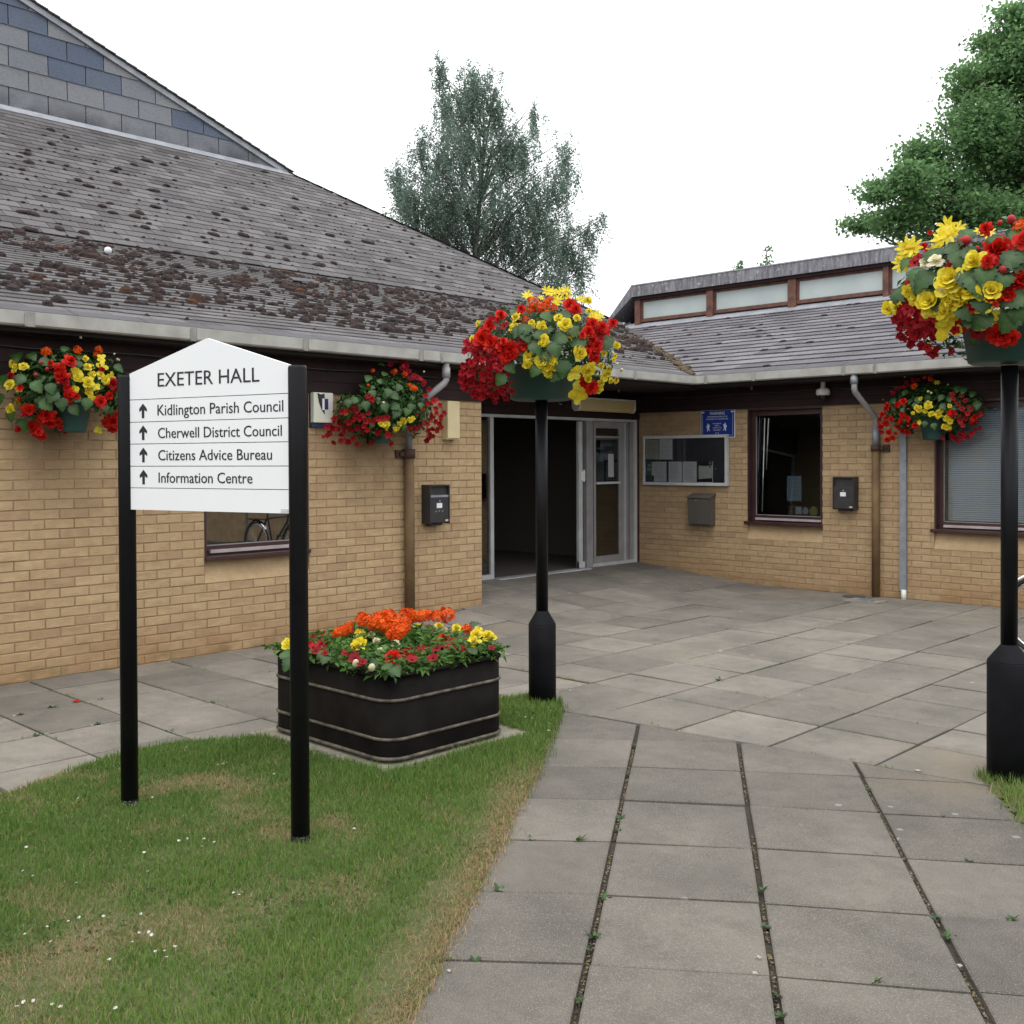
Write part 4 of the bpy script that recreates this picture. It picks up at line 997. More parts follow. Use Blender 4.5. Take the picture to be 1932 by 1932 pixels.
m = MB(); m.box(WA, WA+.055, -6.345, -6.135, 1.945, 2.255); obj('back_box', m, navy, ab, bevel=.004)
m = MB(); m.box(WA+.03, WA+.085, -6.350, -6.130, 1.985, 2.262); obj('cover', m, creamw, ab, bevel=.008)
X = WA+.087; S2 = lambda a, z: (X, -6.350+a*.22, 1.985+z*.277)
m = MB(); m.prism([S2(.18, .98), S2(.36, .93), S2(.54, .97), S2(.54, .28), S2(.40, .42), S2(.25, .68)], (.0015, 0, 0)); sh = obj('shield', m, ink, ab)
m = MB(); m.prism([S2(.58, .92), S2(.95, .92), S2(.93, .60), S2(.80, .38), S2(.58, .26)], (.001, 0, 0)); obj('shield_half', m, M('shield_grey', (.60, .60, .56), rough=.5), ab)
m = MB(); m.prism([S2(.55, .80), S2(.72, .80), S2(.72, .44), S2(.55, .44)], (.003, 0, 0)); obj('shield_band', m, M('indigo', (.03, .02, .09), rough=.5), ab)
m = MB(); m.prism([S2(.42, .80), S2(.53, .80), S2(.53, .42), S2(.42, .42)], (.003, 0, 0)); obj('shield_band', m, paper, ab)
cr_ = empty('cream_box', (WA, -4.615, 1.86), 'plain cream box fixed high on the brick pier by the door', 'junction box')
m = MB(); m.box(WA, WA+.09, -4.700, -4.530, 1.862, 2.245); obj('cover', m, cream, cr_, bevel=.006)
m = MB(); m.box(WA, WA+.075, -4.704, -4.526, 1.852, 1.872); obj('base', m, cream, cr_)

# ================================================================== DIRECTORY SIGN
SL = np.array([4.316, -9.693, 0]); ST = np.array([.9619, .2735, 0]); SN = np.array([.2735, -.9619, 0])
dsn = empty('directory_sign', tuple(SL), 'white EXETER HALL directory sign between two black posts on the lawn', 'sign')
def SP(s_, z, n=0): q = SL+ST*s_+SN*n; return (q[0], q[1], z)
for s_ in (0, 1.0199):
    m = MB(); m.tube([SP(s_, -.05), SP(s_, 2.025), SP(s_, 2.036)], [.0395, .0395, .036], 28); po = obj('post', m, blackpaint, dsn, smooth=False)
    for p in po.data.polygons: p.use_smooth = len(p.vertices) == 4
    m = MB(); m.tube([SP(s_, .015), SP(s_, .045)], [.0405, .0402], 20); obj('scuffed_base', m, M('scuffed_paint', (.014, .014, .016), (.35, .35, .33), scale=60, rough=.6, lo=.58, hi=.64), po)
zl = [1.408, 1.511, 1.6115, 1.7145, 1.816, 1.920]
for i in range(5):
    m = MB(); m.prism([SP(.036, zl[i]+.0015, .012), SP(.986, zl[i]+.0015, .012), SP(.986, zl[i+1]-.0018, .012), SP(.036, zl[i+1]-.0018, .012)], -SN*.022); obj('sign_panel', m, white_sign, dsn)
m = MB(); m.prism([SP(.036, 1.9215, .012), SP(.986, 1.9215, .012), SP(.986, 2.040, .012), SP(.521, 2.180, .012), SP(.036, 2.042, .012)], -SN*.022); obj('header_panel', m, white_sign, dsn)
m = MB(); m.prism([SP(.04, 1.411, -.002), SP(.98, 1.411, -.002), SP(.98, 2.03, -.002), SP(.04, 2.03, -.002)], -SN*.006); obj('backing', m, ink, dsn)
def st(s_, s0, s1, z, h): lettering(s_, SP(s0, z, .0122), ST, SN, s1-s0, h, ink, dsn)
st('EXETER HALL', .218, .822, 1.9755, .066)
st('Kidlington Parish Council', .215, .953, 1.844, .0515); st('Cherwell District Council', .217, .944, 1.740, .050)
st('Citizens Advice Bureau', .2175, .889, 1.6385, .0500); st('Information Centre', .2185, .779, 1.536, .0500)
for z in (1.834, 1.733, 1.630, 1.528):
    cx = .1225; h = .067
    m = MB(); m.prism([SP(cx-.0075, z, .0122), SP(cx+.0075, z, .0122), SP(cx+.0075, z+h*.75, .0122), SP(cx-.0075, z+h*.75, .0122)], SN*.0015)
    m.prism([SP(cx, z+h, .0122), SP(cx-.024, z+h*.64, .0122), SP(cx-.024, z+h*.44, .0122), SP(cx, z+h*.62, .0122)], SN*.0014)
    m.prism([SP(cx, z+h, .0122), SP(cx, z+h*.62, .0122), SP(cx+.024, z+h*.44, .0122), SP(cx+.024, z+h*.64, .0122)], SN*.0014)
    obj('arrow', m, ink, dsn)
m = MB(); m.prism([SP(.936, 1.412, .0122), SP(.985, 1.412, .0122), SP(.985, 1.428, .0122), SP(.936, 1.428, .0122)], SN*.001); ml = obj('maker_label', m, M('silver_label', (.45, .46, .45), (.6, .6, .6), scale=120, rough=.5), dsn)

# ================================================================== FLOWERS
def petunia_mesh(seed, colr='crimson'):
    r = random.Random(seed); m = MB(); n = 20
    o_ = [(math.cos(2*PI*k/n)*(.86+.14*math.cos(5*2*PI*k/n)), math.sin(2*PI*k/n)*(.86+.14*math.cos(5*2*PI*k/n)), .10+.07*math.cos(5*2*PI*k/n)+r.uniform(-.06, .06)) for k in range(n)]
    md = [(.55*math.cos(2*PI*k/n), .55*math.sin(2*PI*k/n), .05+.03*math.cos(10*PI*k/n)) for k in range(n)]
    inn = [(.20*math.cos(2*PI*k/n), .20*math.sin(2*PI*k/n), -.10) for k in range(n)]
    th = [(.10*math.cos(2*PI*k/n), .10*math.sin(2*PI*k/n), -.55) for k in range(n)]
    m.add(o_+md+inn+th, [(k, (k+1) % n, n+(k+1) % n, n+k) for k in range(n)]+[(n+k, n+(k+1) % n, 2*n+(k+1) % n, 2*n+k) for k in range(n)], r.random())
    m.add(inn+th, [(k, (k+1) % n, n+(k+1) % n, n+k) for k in range(n)], .5, 1)
    return m.mesh('flower', [petal[colr], throat], True)
def petal_fan(m, base, dirv, up, L, W, curl, tint):
    d = dirv.normalized(); sdv = d.cross(up).normalized(); b = base
    P = lambda t, s_, h: b+d*(t*L)+sdv*(s_*W)+up*h
    v = [P(0, -.15, 0), P(0, .15, 0), P(.45, -.5, curl*.25*L), P(.45, 0, curl*.10*L), P(.45, .5, curl*.25*L), P(.85, -.38, curl*.7*L), P(.85, .38, curl*.7*L), P(.85, 0, curl*.5*L), P(1, 0, curl*.75*L)]
    m.add(v, [(0, 1, 3), (0, 3, 2), (1, 4, 3), (2, 3, 7, 5), (3, 4, 6, 7), (5, 7, 8), (7, 6, 8)], tint)
def begonia_mesh(seed, colr, layers=4, frilly=False):
    r = random.Random(seed); m = MB(); Z = Vector((0, 0, 1))
    n0 = 6 if not frilly else 9
    for L in range(layers):
        k = n0 if L < layers-1 else 4; el = math.radians((8, 32, 55, 75, 85)[L]); ln = (1.0, .80, .58, .38, .25)[L]
        for i in range(k):
            a = 2*PI*(i+L*.5)/k+r.uniform(-.2, .2); e1 = el+r.uniform(-.15, .15)
            d = Vector((math.cos(a)*math.cos(e1), math.sin(a)*math.cos(e1), math.sin(e1)))
            up = (Z-d*d.dot(Z)).normalized() if abs(d.z) < .95 else Vector((-math.cos(a), -math.sin(a), 0))
            petal_fan(m, Vector((0, 0, .10*L-.05)), d, up, ln*r.uniform(.85, 1.1), ln*(.85 if not frilly else .55), r.uniform(-.25, .35) if L else r.uniform(-.35, .1), r.random())
    return m.mesh('flower', petal[colr], False)
def geranium_mesh(seed, colr='orange'):
    r = random.Random(seed); m = MB()
    for i in range(24):
        z = 1-(i+.5)/24*1.3; a = i*2.399+r.uniform(-.3, .3); q = math.sqrt(max(0, 1-z*z)); nrm = (Vector((q*math.cos(a), q*math.sin(a), z*.85))+Vector((r.gauss(0, .28), r.gauss(0, .28), r.gauss(0, .28)))).normalized()
        c = Vector((q*math.cos(a)*.72, q*math.sin(a)*.72, z*.60))*r.uniform(.78, 1.18); t1 = nrm.orthogonal().normalized(); t2 = nrm.cross(t1)
        ph = r.random()*6; tn = r.random()
        for k in range(5):
            b = ph+2*PI*k/5; d = (t1*math.cos(b)+t2*math.sin(b)); s_ = nrm.cross(d); L = r.uniform(.85, 1.15)
            m.add([c-nrm*.08, c+d*.17*L+s_*.11+nrm*.03, c+d*.31*L+s_*.05, c+d*.31*L-s_*.05, c+d*.17*L-s_*.11+nrm*.03], [(0, 4, 3, 2, 1)], min(1, max(0, tn+r.uniform(-.25, .25))))
        m.add([c-nrm*.07+t1*.05, c-nrm*.07+t2*.05, c-nrm*.07-t1*.05, c-nrm*.07-t2*.05, c-nrm*.01], [(0, 1, 4), (1, 2, 4), (2, 3, 4), (3, 0, 4)], 0)
    return m.mesh('flower_head', petal[colr], False)
def daisy_mesh(seed, colr='yellow', np_=8):
    r = random.Random(seed); m = MB()
    for k in range(np_):
        a = 2*PI*k/np_+r.uniform(-.1, .1); d = Vector((math.cos(a), math.sin(a), r.uniform(-.1, .35))); s_ = Vector((-math.sin(a), math.cos(a), 0))
        m.add([d*.12-s_*.08, d*.12+s_*.08, d*.6+s_*.19, d*1.0+s_*.06, d*1.0-s_*.06, d*.6-s_*.19], [(0, 1, 2, 3, 4, 5)], r.random())
    m.sphere((0, 0, .05), .2, 8, 5, (1, 1, .5), .5, 1)
    return m.mesh('flower', [petal[colr], yolk], False)
def bud_mesh(colr):
    m = MB(); m.sphere((0, 0, 0), 1, 10, 7, (.75, .75, 1.1)); m.sphere((0, 0, -.8), .45, 8, 5, (1, 1, .7), .1)
    return m.mesh('bud', petal[colr], True)
FL = {'petunia': [petunia_mesh(i) for i in range(5)], 'scarlet': [begonia_mesh(10+i, 'scarlet', 4, i % 2 == 0) for i in range(5)], 'redb': [begonia_mesh(30+i, 'crimson', 4) for i in range(4)],
      'yellow': [begonia_mesh(20+i, 'yellow', 4) for i in range(5)], 'yopen': [begonia_mesh(50+i, 'yellow', 1) for i in range(3)], 'orange': [geranium_mesh(40+i) for i in range(4)], 'bidens': [daisy_mesh(i) for i in range(3)],
      'cream': [bud_mesh('cream')], 'pink': [bud_mesh('pink')], 'creamb': [begonia_mesh(70, 'cream', 3)]}
def leaf_big(seed, mt=None):
    r = random.Random(seed); m = MB(); n = 11; L = []
    for k in range(n+1):
        t = k/n; wv = math.sin(PI*min(1, t**.75))*.46*(1-.15*t)+(.055 if k % 2 else -.045)*(0 < k < n)
        L.append((t, max(0.0, wv)))
    v = []; 
    for t, wv in L: v += [(t-.15, wv*1.1, .10*wv+.10*math.sin(t*3)-.25*t*t+r.uniform(-.015, .015)), (t-.15, 0, -.06-.25*t*t+.1*math.sin(t*3)), (t-.15, -wv*.85, .10*wv+.1*math.sin(t*3)-.25*t*t+r.uniform(-.015, .015))]
    fs = []
    for k in range(n): fs += [(3*k, 3*k+3, 3*k+4, 3*k+1), (3*k+1, 3*k+4, 3*k+5, 3*k+2)]
    tn = r.uniform(.1, .6); m.add(v, fs, tn); m.t = [min(1, tn+(.45 if i % 3 == 1 else (-.12 if (i//3) % 2 else .05))) for i in range(len(v))]; return m.mesh('leaf', mt or leafbig, True)
def leaf_round(seed):
    r = random.Random(seed); m = MB(); n = 16
    ring = [(math.cos(2*PI*k/n)*(.5+.03*math.cos(8*PI*k/n)), math.sin(2*PI*k/n)*(.5+.03*math.cos(8*PI*k/n)), .06*math.cos(4*PI*k/n)+.05) for k in range(n)]
    m.add([(0, 0, -.04)]+ring, [(0, 1+k, 1+(k+1) % n) for k in range(n)], r.uniform(.1, .5)); m.t[0] = .9; return m.mesh('leaf', leafbig, True)
LF = {'big': [leaf_big(i) for i in range(5)], 'round': [leaf_round(i) for i in range(3)]}
def orient(pos, nrm, size, spin=None):
    nrm = Vector(nrm).normalized(); q = nrm.to_track_quat('Z', 'Y'); q = q @ Vector((0, 0, 1)).rotation_difference(Vector((0, 0, 1)))
    sp_ = random.random()*6.28 if spin is None else spin
    return Matrix.Translation(pos) @ q.to_matrix().to_4x4() @ Matrix.Rotation(sp_, 4, 'Z') @ Matrix.Scale(size, 4)
def put(parent, kind, pos, nrm, size, spin=None, leaf=False):
    me = random.choice((LF if leaf else FL)[kind]); base = wloc(parent)
    p = (pos[0]-base[0], pos[1]-base[1], pos[2]-base[2])
    return link(me.name.split('.')[0], me, parent, mat=orient(p, nrm, size*random.uniform(.9, 1.1), spin))
def foliage(parent, fn, n, size, mt=None, name='foliage', seed=1, tri=False):
    """fn(rng)->(pos, normal, scale); many small folded leaves in one mesh"""
    V = np.empty((n*6, 3)); T = np.empty(n*6, np.float32); r = random.Random(seed); base = Vector(wloc(parent)); k = 0
    while k < n:
        q = fn(r)
        if q is None: continue
        p, nr, s_ = q; nr = Vector(nr).normalized(); t1 = nr.orthogonal().normalized(); a = r.random()*6.28
        d = (Matrix.Rotation(a, 3, nr) @ t1); s2 = nr.cross(d); L = size*s_*r.uniform(.6, 1.3); W = L*.42; p = Vector(p)-base; dr = nr*.25*L
        t_ = min(1, max(0, r.gauss(.4, .28)))
        for j, q in enumerate((p, p+d*L*.5+s2*W*.5+dr*.4, p+d*L*.5-s2*W*.5+dr*.4, p+d*L-dr*.3, p+d*L*.5-dr*.05, p+d*L*.85-dr*.15)): V[k*6+j] = q
        T[k*6:k*6+6] = t_; k += 1
    base_i = np.arange(n)[:, None]*6; fs = np.array([[0, 1, 4], [0, 4, 2], [1, 5, 4], [1, 3, 5], [4, 5, 2], [5, 3, 2]])
    Fi = (base_i[:, :, None]+fs[None]).reshape(-1, 3)
    return fast_mesh(name, V, Fi, mt or leafm, parent, {'tint': T})
def fast_mesh(name, V, Fi, mt, parent=None, attrs=None, colattr=None, kind='stuff'):
    me = bpy.data.meshes.new(name); nf, k = Fi.shape
    me.vertices.add(len(V)); me.vertices.foreach_set('co', V.astype(np.float32).ravel())
    me.loops.add(nf*k); me.loops.foreach_set('vertex_index', Fi.astype(np.int32).ravel())
    me.polygons.add(nf); me.polygons.foreach_set('loop_start', np.arange(0, nf*k, k, dtype=np.int32)); me.polygons.foreach_set('loop_total', np.full(nf, k, np.int32))
    me.update(calc_edges=True); me.materials.append(mt)
    for a, v in (attrs or {}).items(): me.attributes.new(a, 'FLOAT', 'POINT').data.foreach_set('value', v.astype(np.float32))
    if colattr is not None: me.attributes.new('hue', 'FLOAT_COLOR', 'POINT').data.foreach_set('color', colattr.astype(np.float32).ravel())
    o = link(name, me, parent)
    if kind: o['kind'] = kind
    return o

class Mass:       # ellipsoidal planting; flowers are set on its surface where the photo shows them
    def __init__(s, c, r): s.c = np.array(c, float); s.r = np.array(r, float)
    def hit(s, u, v):
        d = sight(u, v); o = (CAM-s.c)/s.r; q = d/s.r; a = q@q; b = o@q; cc = o@o-1; D = b*b-a*cc
        if D <= 0:
            t = -b/a; p = CAM+d*t; return p, (p-s.c)/s.r**2
        t = (-b-math.sqrt(D))/a; p = CAM+d*t; return p, (p-s.c)/s.r**2
def plant(parent, mass, groups, conv):
    for kind, size, pts in groups:
        for p in pts:
            u, v = conv(p[0], p[1]); k = p[2] if len(p) > 2 else 1
            P, n = mass.hit(u, v); n = n/np.linalg.norm(n); vc = CAM-P; vc = vc/np.linalg.norm(vc)
            gz_ = max(0, 1-float(n@vc)*1.6); nn = n*.7+vc*(.45+.9*gz_)+np.array([random.gauss(0, .22), random.gauss(0, .22), random.gauss(.08, .2)])
            dd = (random.uniform(-.015, .03))
            put(parent, kind, P+n*dd, nn, size*k*.93)
            if kind in ('petunia', 'scarlet', 'yellow', 'redb', 'orange') and random.random() < (.75 if kind == 'petunia' else .5):
                j = np.array([random.gauss(0, 1), random.gauss(0, 1), random.gauss(-.2, 1)])*size*.85; put(parent, kind, P+j-n*.015, nn+np.array([random.gauss(0, .3) for _ in range(3)]), size*k*random.uniform(.5, .75))
def basket_leaves(parent, mass, n_small, n_big, mask, seed, bigs=(), conv=None):
    def fn(r):
        while True:
            d = np.array([r.gauss(0, 1) for _ in range(3)]); d /= np.linalg.norm(d); k = r.uniform(.55, 1.0)
            p = mass.c+mass.r*d*k
            if mask(p): break
        n = d/mass.r; n = n/np.linalg.norm(n)+np.array([r.gauss(0, .35), r.gauss(0, .35), r.gauss(.3, .35)])
        return p, n, 1
    foliage(parent, fn, n_small, .048, seed=seed)
    r = random.Random(seed+5)
    for i in range(n_big):
        for _ in range(50):
            d = np.array([r.gauss(0, 1) for _ in range(3)]); d /= np.linalg.norm(d); p = mass.c+mass.r*d*r.uniform(.86, 1.0)
            if mask(p): break
        n = d/mass.r; n = n/np.linalg.norm(n); nn = n+np.array([0, 0, .45]); down = Vector(n)*.3-Vector((0, 0, 1))
        me = r.choice(LF['big' if r.random() < .95 else 'round']); put_leaf(parent, me, p, nn, Vector(n)*.6+Vector((r.gauss(0, .5), r.gauss(0, .5), -.7)), r.uniform(.045, .08))
    for q in bigs:
        u, v = conv(q[0], q[1]); P, n = mass.hit(u, v); n = n/np.linalg.norm(n); vc = CAM-P; vc /= np.linalg.norm(vc)
        put_leaf(parent, r.choice(LF['big']), P+n*.02, n*.5+vc*.5+np.array([0, 0, .45]), Vector((r.gauss(0, .6), r.gauss(0, .6), -.8)), (q[2] if len(q) > 2 else 1)*.092)
def put_leaf(parent, me, pos, nrm, along, size):
    z = Vector(nrm).normalized(); x = Vector(along); x = (x-z*x.dot(z)).normalized(); y = z.cross(x); b = wloc(parent)
    mw = Matrix(((x.x, y.x, z.x, pos[0]-b[0]), (x.y, y.y, z.y, pos[1]-b[1]), (x.z, y.z, z.z, pos[2]-b[2]), (0, 0, 0, 1))) @ Matrix.Scale(size, 4)
    return link('leaf', me, parent, mat=mw)

# ---- two flower posts
def flower_post(c, base_r, base_h, cone_h, top, label):
    t = empty('flower_post', (c[0], c[1], 0), label, 'post', 'black posts carrying flower tubs')
    m = MB(); m.lathe([(base_r, -.05), (base_r, base_h), (base_r*.985, base_h+.004)], (c[0], c[1], 0), 36); bo_ = obj('base', m, blackrough, t)
    m = MB(); m.lathe([(base_r*.985, base_h+.004), (base_r*.98, base_h+.008), (.042, base_h+cone_h), (.0405, base_h+cone_h+.004)], (c[0], c[1], 0), 36); co_ = obj('cone', m, blackrough, t)
    m = MB(); m.lathe([(.0405, base_h+cone_h), (.0405, top)], (c[0], c[1], 0), 28); sh_ = obj('shaft', m, blackpaint, t)
    for o_ in (bo_, co_, sh_):
        for p in o_.data.polygons: p.use_smooth = len(p.vertices) == 4
    return t
PM = (4.325, -6.81); PR = (7.165, -6.415)
flower_post(PM, .0915, .535, .09, 2.03, 'black painted post by the planter carrying the full round flower tub')
flower_post(PR, .104, .60, .085, 2.10, 'black painted post at the right edge standing in the small grass corner')
def tub(parent, c, r0, r1, z0, z1):
    m = MB(); m.lathe([(r0*.9, 0), (r0, .01), (r1, z1-z0-.02), (r1+.012, z1-z0-.018), (r1+.012, z1-z0), (r1-.01, z1-z0), (r1-.012, z1-z0-.03)], (c[0], c[1], z0), 40)
    o_ = obj('tub', m, green_tub, parent); 
    for p in o_.data.polygons: p.use_smooth = len(p.vertices) == 4
    m = MB(); m.lathe([(r1-.015, 0), (r1-.02, .02)], (c[0], c[1], z1-.045), 24); obj('compost', m, soil, parent)
right = np.array([_r[0], _r[1], 0]); toward = -np.array([_f[0], _f[1], 0])
# middle tub
TM = empty('flower_tub', (PM[0], PM[1], 2.03), 'round green tub on the middle post with yellow begonias, orange geraniums and red petunias', 'flower tub', 'tubs and baskets of summer bedding')
tub(TM, PM, .205, .235, 2.03, 2.26)
mM = Mass((PM[0], PM[1], 2.345), (.50, .50, .36)); cM = lambda x, y: (842.4+.1938*x, 530.4+.1938*y)
def maskM(p):
    q = p-mM.c; la = q@right; to = q@toward
    return not (p[2] < 2.27 and abs(la) < .27 and to > -.1) and not (p[2] < 2.27 and la > .3 and p[2] < 2.14) and not (math.hypot(q[0], q[1]) < .24 and p[2] < 2.25)
basket_leaves(TM, mM, 2300, 60, maskM, 3, [(780, 450, 1.3), (830, 620, 1.2), (1130, 540, 1.2), (1020, 620, 1.3), (1120, 780, 1.4), (1310, 570, 1.2), (930, 350), (1180, 350, 1.1), (870, 520), (1080, 850, 1.2), (760, 520), (960, 700), (1200, 470), (720, 470), (570, 900, 1.1), (600, 800), (1560, 560), (1540, 590), (660, 330), (880, 820)], cM)
rr = random.Random(5)
pet = [(rr.gauss(340, 130), rr.uniform(600, 1120)) for _ in range(105)]; pet = [p for p in pet if 150 < p[0] < 610 and (p[0]-420)**2/300**2+(p[1]-850)**2/330**2 < 1.05]
plant(TM, mM, [('petunia', .030, pet+[(530, 900, 1.1), (440, 840), (310, 770), (470, 400), (740, 590), (560, 440), (620, 760), (1240, 280), (1560, 500), (1590, 560), (1470, 580), (430, 1120), (500, 1090), (560, 1060), (640, 1060)]),
    ('scarlet', .052, [(370, 500), (430, 450), (370, 570, 1.3), (440, 600, 1.2), (560, 640, 1.2), (610, 720, 1.3), (640, 660, 1.2), (520, 690), (290, 610), (1400, 430), (1450, 430, 1.2), (1370, 500), (1410, 560), (1440, 640), (1440, 700, .8), (1440, 760, .8), (1480, 470), (1530, 490), (1390, 1010, 1.2), (530, 330, .9), (740, 310, .8), (1200, 240, 1.2), (1240, 300), (1230, 470, .7), (740, 620)]),
    ('orange', .050, [(840, 255), (900, 260), (960, 250), (1040, 245, .8), (820, 280, .7), (660, 350, .5), (980, 290, .6)]),
    ('yellow', .042, [(690, 380), (650, 440), (680, 450, .9), (830, 400, .7), (925, 455), (950, 570, 1.1), (935, 610, .7), (1090, 360), (1125, 385, .8), (1145, 445, 1.2), (1255, 380, .8), (1240, 495), (1275, 690, 1.5), (930, 770, 1.6), (960, 830, 1.2), (1020, 760, 1.1), (1025, 830, 1), (990, 880, .9), (1355, 850, 1.5), (1360, 930, .8), (790, 740), (790, 810), (1490, 1040, .9), (1510, 1000, .8), (1640, 960, .7), (1600, 970, .6), (1655, 625, .9), (1540, 705, .6), (1630, 725, .5), (1360, 225, 1), (1570, 900, .7), (1520, 830, .6), (325, 425, .6), (250, 560, .7), (1480, 1070, .7)]),
    ('yopen', .058, [(1235, 900, 1.1), (1300, 1060, 1.5), (1280, 1110, 1.2), (1550, 930, .8)]),
    ('bidens', .042, [(790, 140, 1), (980, 130), (1030, 110), (1050, 160), (1110, 125), (1160, 115), (1190, 130, .8), (1090, 180, 1.1), (1060, 200, .8), (1460, 310, 1), (1430, 350, 1.1), (1480, 350), (920, 180, .6), (1290, 210, .8), (1460, 370)]),
    ('cream', .014, [(880, 510), (1700, 860), (1640, 800), (1620, 700), (1710, 870)]), ('pink', .016, [(500, 800), (580, 400), (400, 1110), (1600, 600), (1640, 940)])], cM)
# stems under the high daisies
m = MB()
for x, y in ((790, 140), (980, 130), (1050, 160), (1110, 125), (1160, 115), (1090, 180)):
    P, n = mM.hit(*cM(x, y)); m.tube([tuple(P), tuple(P+(mM.c-P)*.35+np.array([0, 0, .01]))], .0022, 5)
obj('stem', m, leafm, TM)
# right tub
TR = empty('flower_tub', (PR[0], PR[1], 2.11), 'green tub on the right hand post with large yellow begonias and dark red petunias', 'flower tub', 'tubs and baskets of summer bedding')
tub(TR, PR, .195, .225, 2.11, 2.33)
mR = Mass((PR[0], PR[1], 2.47), (.53, .53, .37)); cR = lambda x, y: (1622.5+.1614*x, 405.6+.1614*y)
def maskR(p):
    q = p-mR.c; la = q@right; to = q@toward
    return not (p[2] < 2.38 and -.25 < la < .4 and to > -.1) and not (math.hypot(q[0], q[1]) < .23 and p[2] < 2.33)
basket_leaves(TR, mR, 2300, 80, maskR, 13, [(850, 700, 1.5), (820, 790, 1.3), (1240, 680, 1.5), (1350, 720, 1.6), (1480, 640, 1.3), (900, 450, 1.3), (1050, 420), (1150, 470, 1.2), (1250, 440), (700, 660, 1.2), (500, 870, 1.2), (480, 900), (1800, 480, 1.4), (1750, 540, 1.2), (1300, 230, 1.2), (1200, 1050, 1.3), (1400, 950, 1.3), (1780, 1120, 1.4), (1840, 1050, 1.3), (1700, 700, 1.2), (620, 540), (720, 780), (1600, 300), (1850, 250), (1150, 200), (900, 1000, 1.1), (1250, 1180, 1.2), (1500, 1130, 1.3), (1480, 760, 1.3), (1880, 920, 1.4)], cR)
rr = random.Random(8)
pet = [(rr.uniform(470, 900), rr.uniform(1080, 1500)) for _ in range(60)]; pet = [p for p in pet if p[1] < 1050+ (p[0]-420)*1.4+180]
plant(TR, mR, [('petunia', .030, pet+[(540, 1050, 1.1), (540, 1130, 1.1), (680, 1150, 1.2), (800, 1150, 1.3), (500, 1200), (720, 1230, 1.2), (820, 1250, 1.2), (700, 1380, 1.2), (790, 1360, 1.2), (840, 1400), (640, 1400), (890, 1560, 1.2), (830, 1500), (1190, 1300, 1.6), (1380, 1380, 1.6), (1070, 1600, .8), (590, 740), (600, 790), (660, 570, 1.2), (1060, 640, 1.4), (970, 1400, .8)]),
    ('scarlet', .060, [(1620, 400, 1.4), (1560, 420), (1680, 400), (1850, 770, 1.2), (1900, 740), (1720, 930, 1.2), (1350, 1070, .7), (1820, 800, .8), (740, 360, .5), (800, 430, .5), (1520, 540, .8), (1890, 345, .8)]), ('orange', .06, [(1890, 190, .8)]),
    ('scarlet', .062, [(1640, 1340, 1.3), (1560, 950, .9)]),
    ('yellow', .060, [(1080, 770, 1.6), (1030, 870, .9), (850, 1000, 1.4), (680, 950, 1.2), (640, 900, .8), (1100, 980, 1.5), (1170, 950, 1.1), (900, 1090), (1010, 1110), (1060, 1020, 1.2), (1540, 880, 1.2), (1600, 980, .8), (390, 1080, .9), (460, 1080, .8), (520, 1290, .6), (760, 1530, .5), (1350, 560, 1.1)]),
    ('yopen', .070, [(1430, 1010), (1480, 1240, 1.3), (1040, 1290, 1.2), (980, 1130, 1.1)]), ('creamb', .045, [(780, 570), (930, 575, 1.2), (1010, 900, .8)]),
    ('bidens', .058, [(1010, 125, 1.1), (970, 220), (1150, 230), (1070, 290), (980, 310), (600, 420, 1.2), (640, 400), (560, 440), (540, 560, 1.1), (520, 590), (860, 400, .8), (1500, 230, .7), (1420, 230, .6), (580, 470)]),
    ('pink', .026, [(1190, 300, 1.3), (1270, 340, 1.3), (1440, 190), (1770, 100, 1.1), (1680, 650, 1.2), (1890, 345), (1730, 390, .8), (1640, 140, .7), (1330, 1080, .8), (1370, 390, .7), (1450, 330, .8)])], cR)
m = MB()
for x, y in ((1010, 125), (970, 220), (1070, 290), (600, 420), (540, 560), (1110, 80)):
    P, n = mR.hit(*cR(x, y)); m.tube([tuple(P), tuple(P+(mR.c-P)*.35+np.array([0, 0, .01]))], .0025, 5)
obj('stem', m, leafm, TR)

# ---- wall baskets
def wall_basket(c, axis, label, mass, tubw, tz0, tz1):
    t = empty('wall_basket', (c[0], c[1], tz0), label, 'hanging basket', 'tubs and baskets of summer bedding')
    m = MB(); m.lathe([(tubw*.72, 0), (tubw*.75, .01), (tubw, tz1-tz0), (tubw+.008, tz1-tz0), (tubw+.008, tz1-tz0+.012), (tubw-.01, tz1-tz0+.012)], (c[0], c[1], tz0), 32); o_ = obj('tub', m, green_tub, t)
    for p in o_.data.polygons: p.use_smooth = len(p.vertices) == 4
    m = MB()
    if axis == 'A': m.box(WA, c[0], c[1]-.012, c[1]+.012, tz0+.03, tz0+.045); m.box(WA, WA+.012, c[1]-.02, c[1]+.02, tz0, tz1+.1)
    else: m.box(c[0]-.012, c[0]+.012, c[1], 0, tz0+.03, tz0+.045); m.box(c[0]-.02, c[0]+.02, -.012, 0, tz0, tz1+.1)
    obj('bracket', m, blackpaint, t); return t
c1 = (WA+.19, -8.62); B1 = wall_basket(c1, 'A', 'leftmost wall basket with scarlet begonias at left and yellow flowers beside the sign post', None, .15, 1.855, 2.08)
m1 = Mass((WA+.20, -8.60, 2.185), (.20, .46, .30)); cv1 = lambda x, y: (.1292*x, 636.5+.1292*y)
def mk(mass, c, tubr, z_, lo, hi):
    def f(p):
        q = p-mass.c; la = q@right
        ins = (p[0] > WA+.01) if c[0] < 2 and abs(mass.c[1]) > 2 else (p[1] < -.01)
        return ins and not (p[2] < z_ and lo < la < hi)
    return f
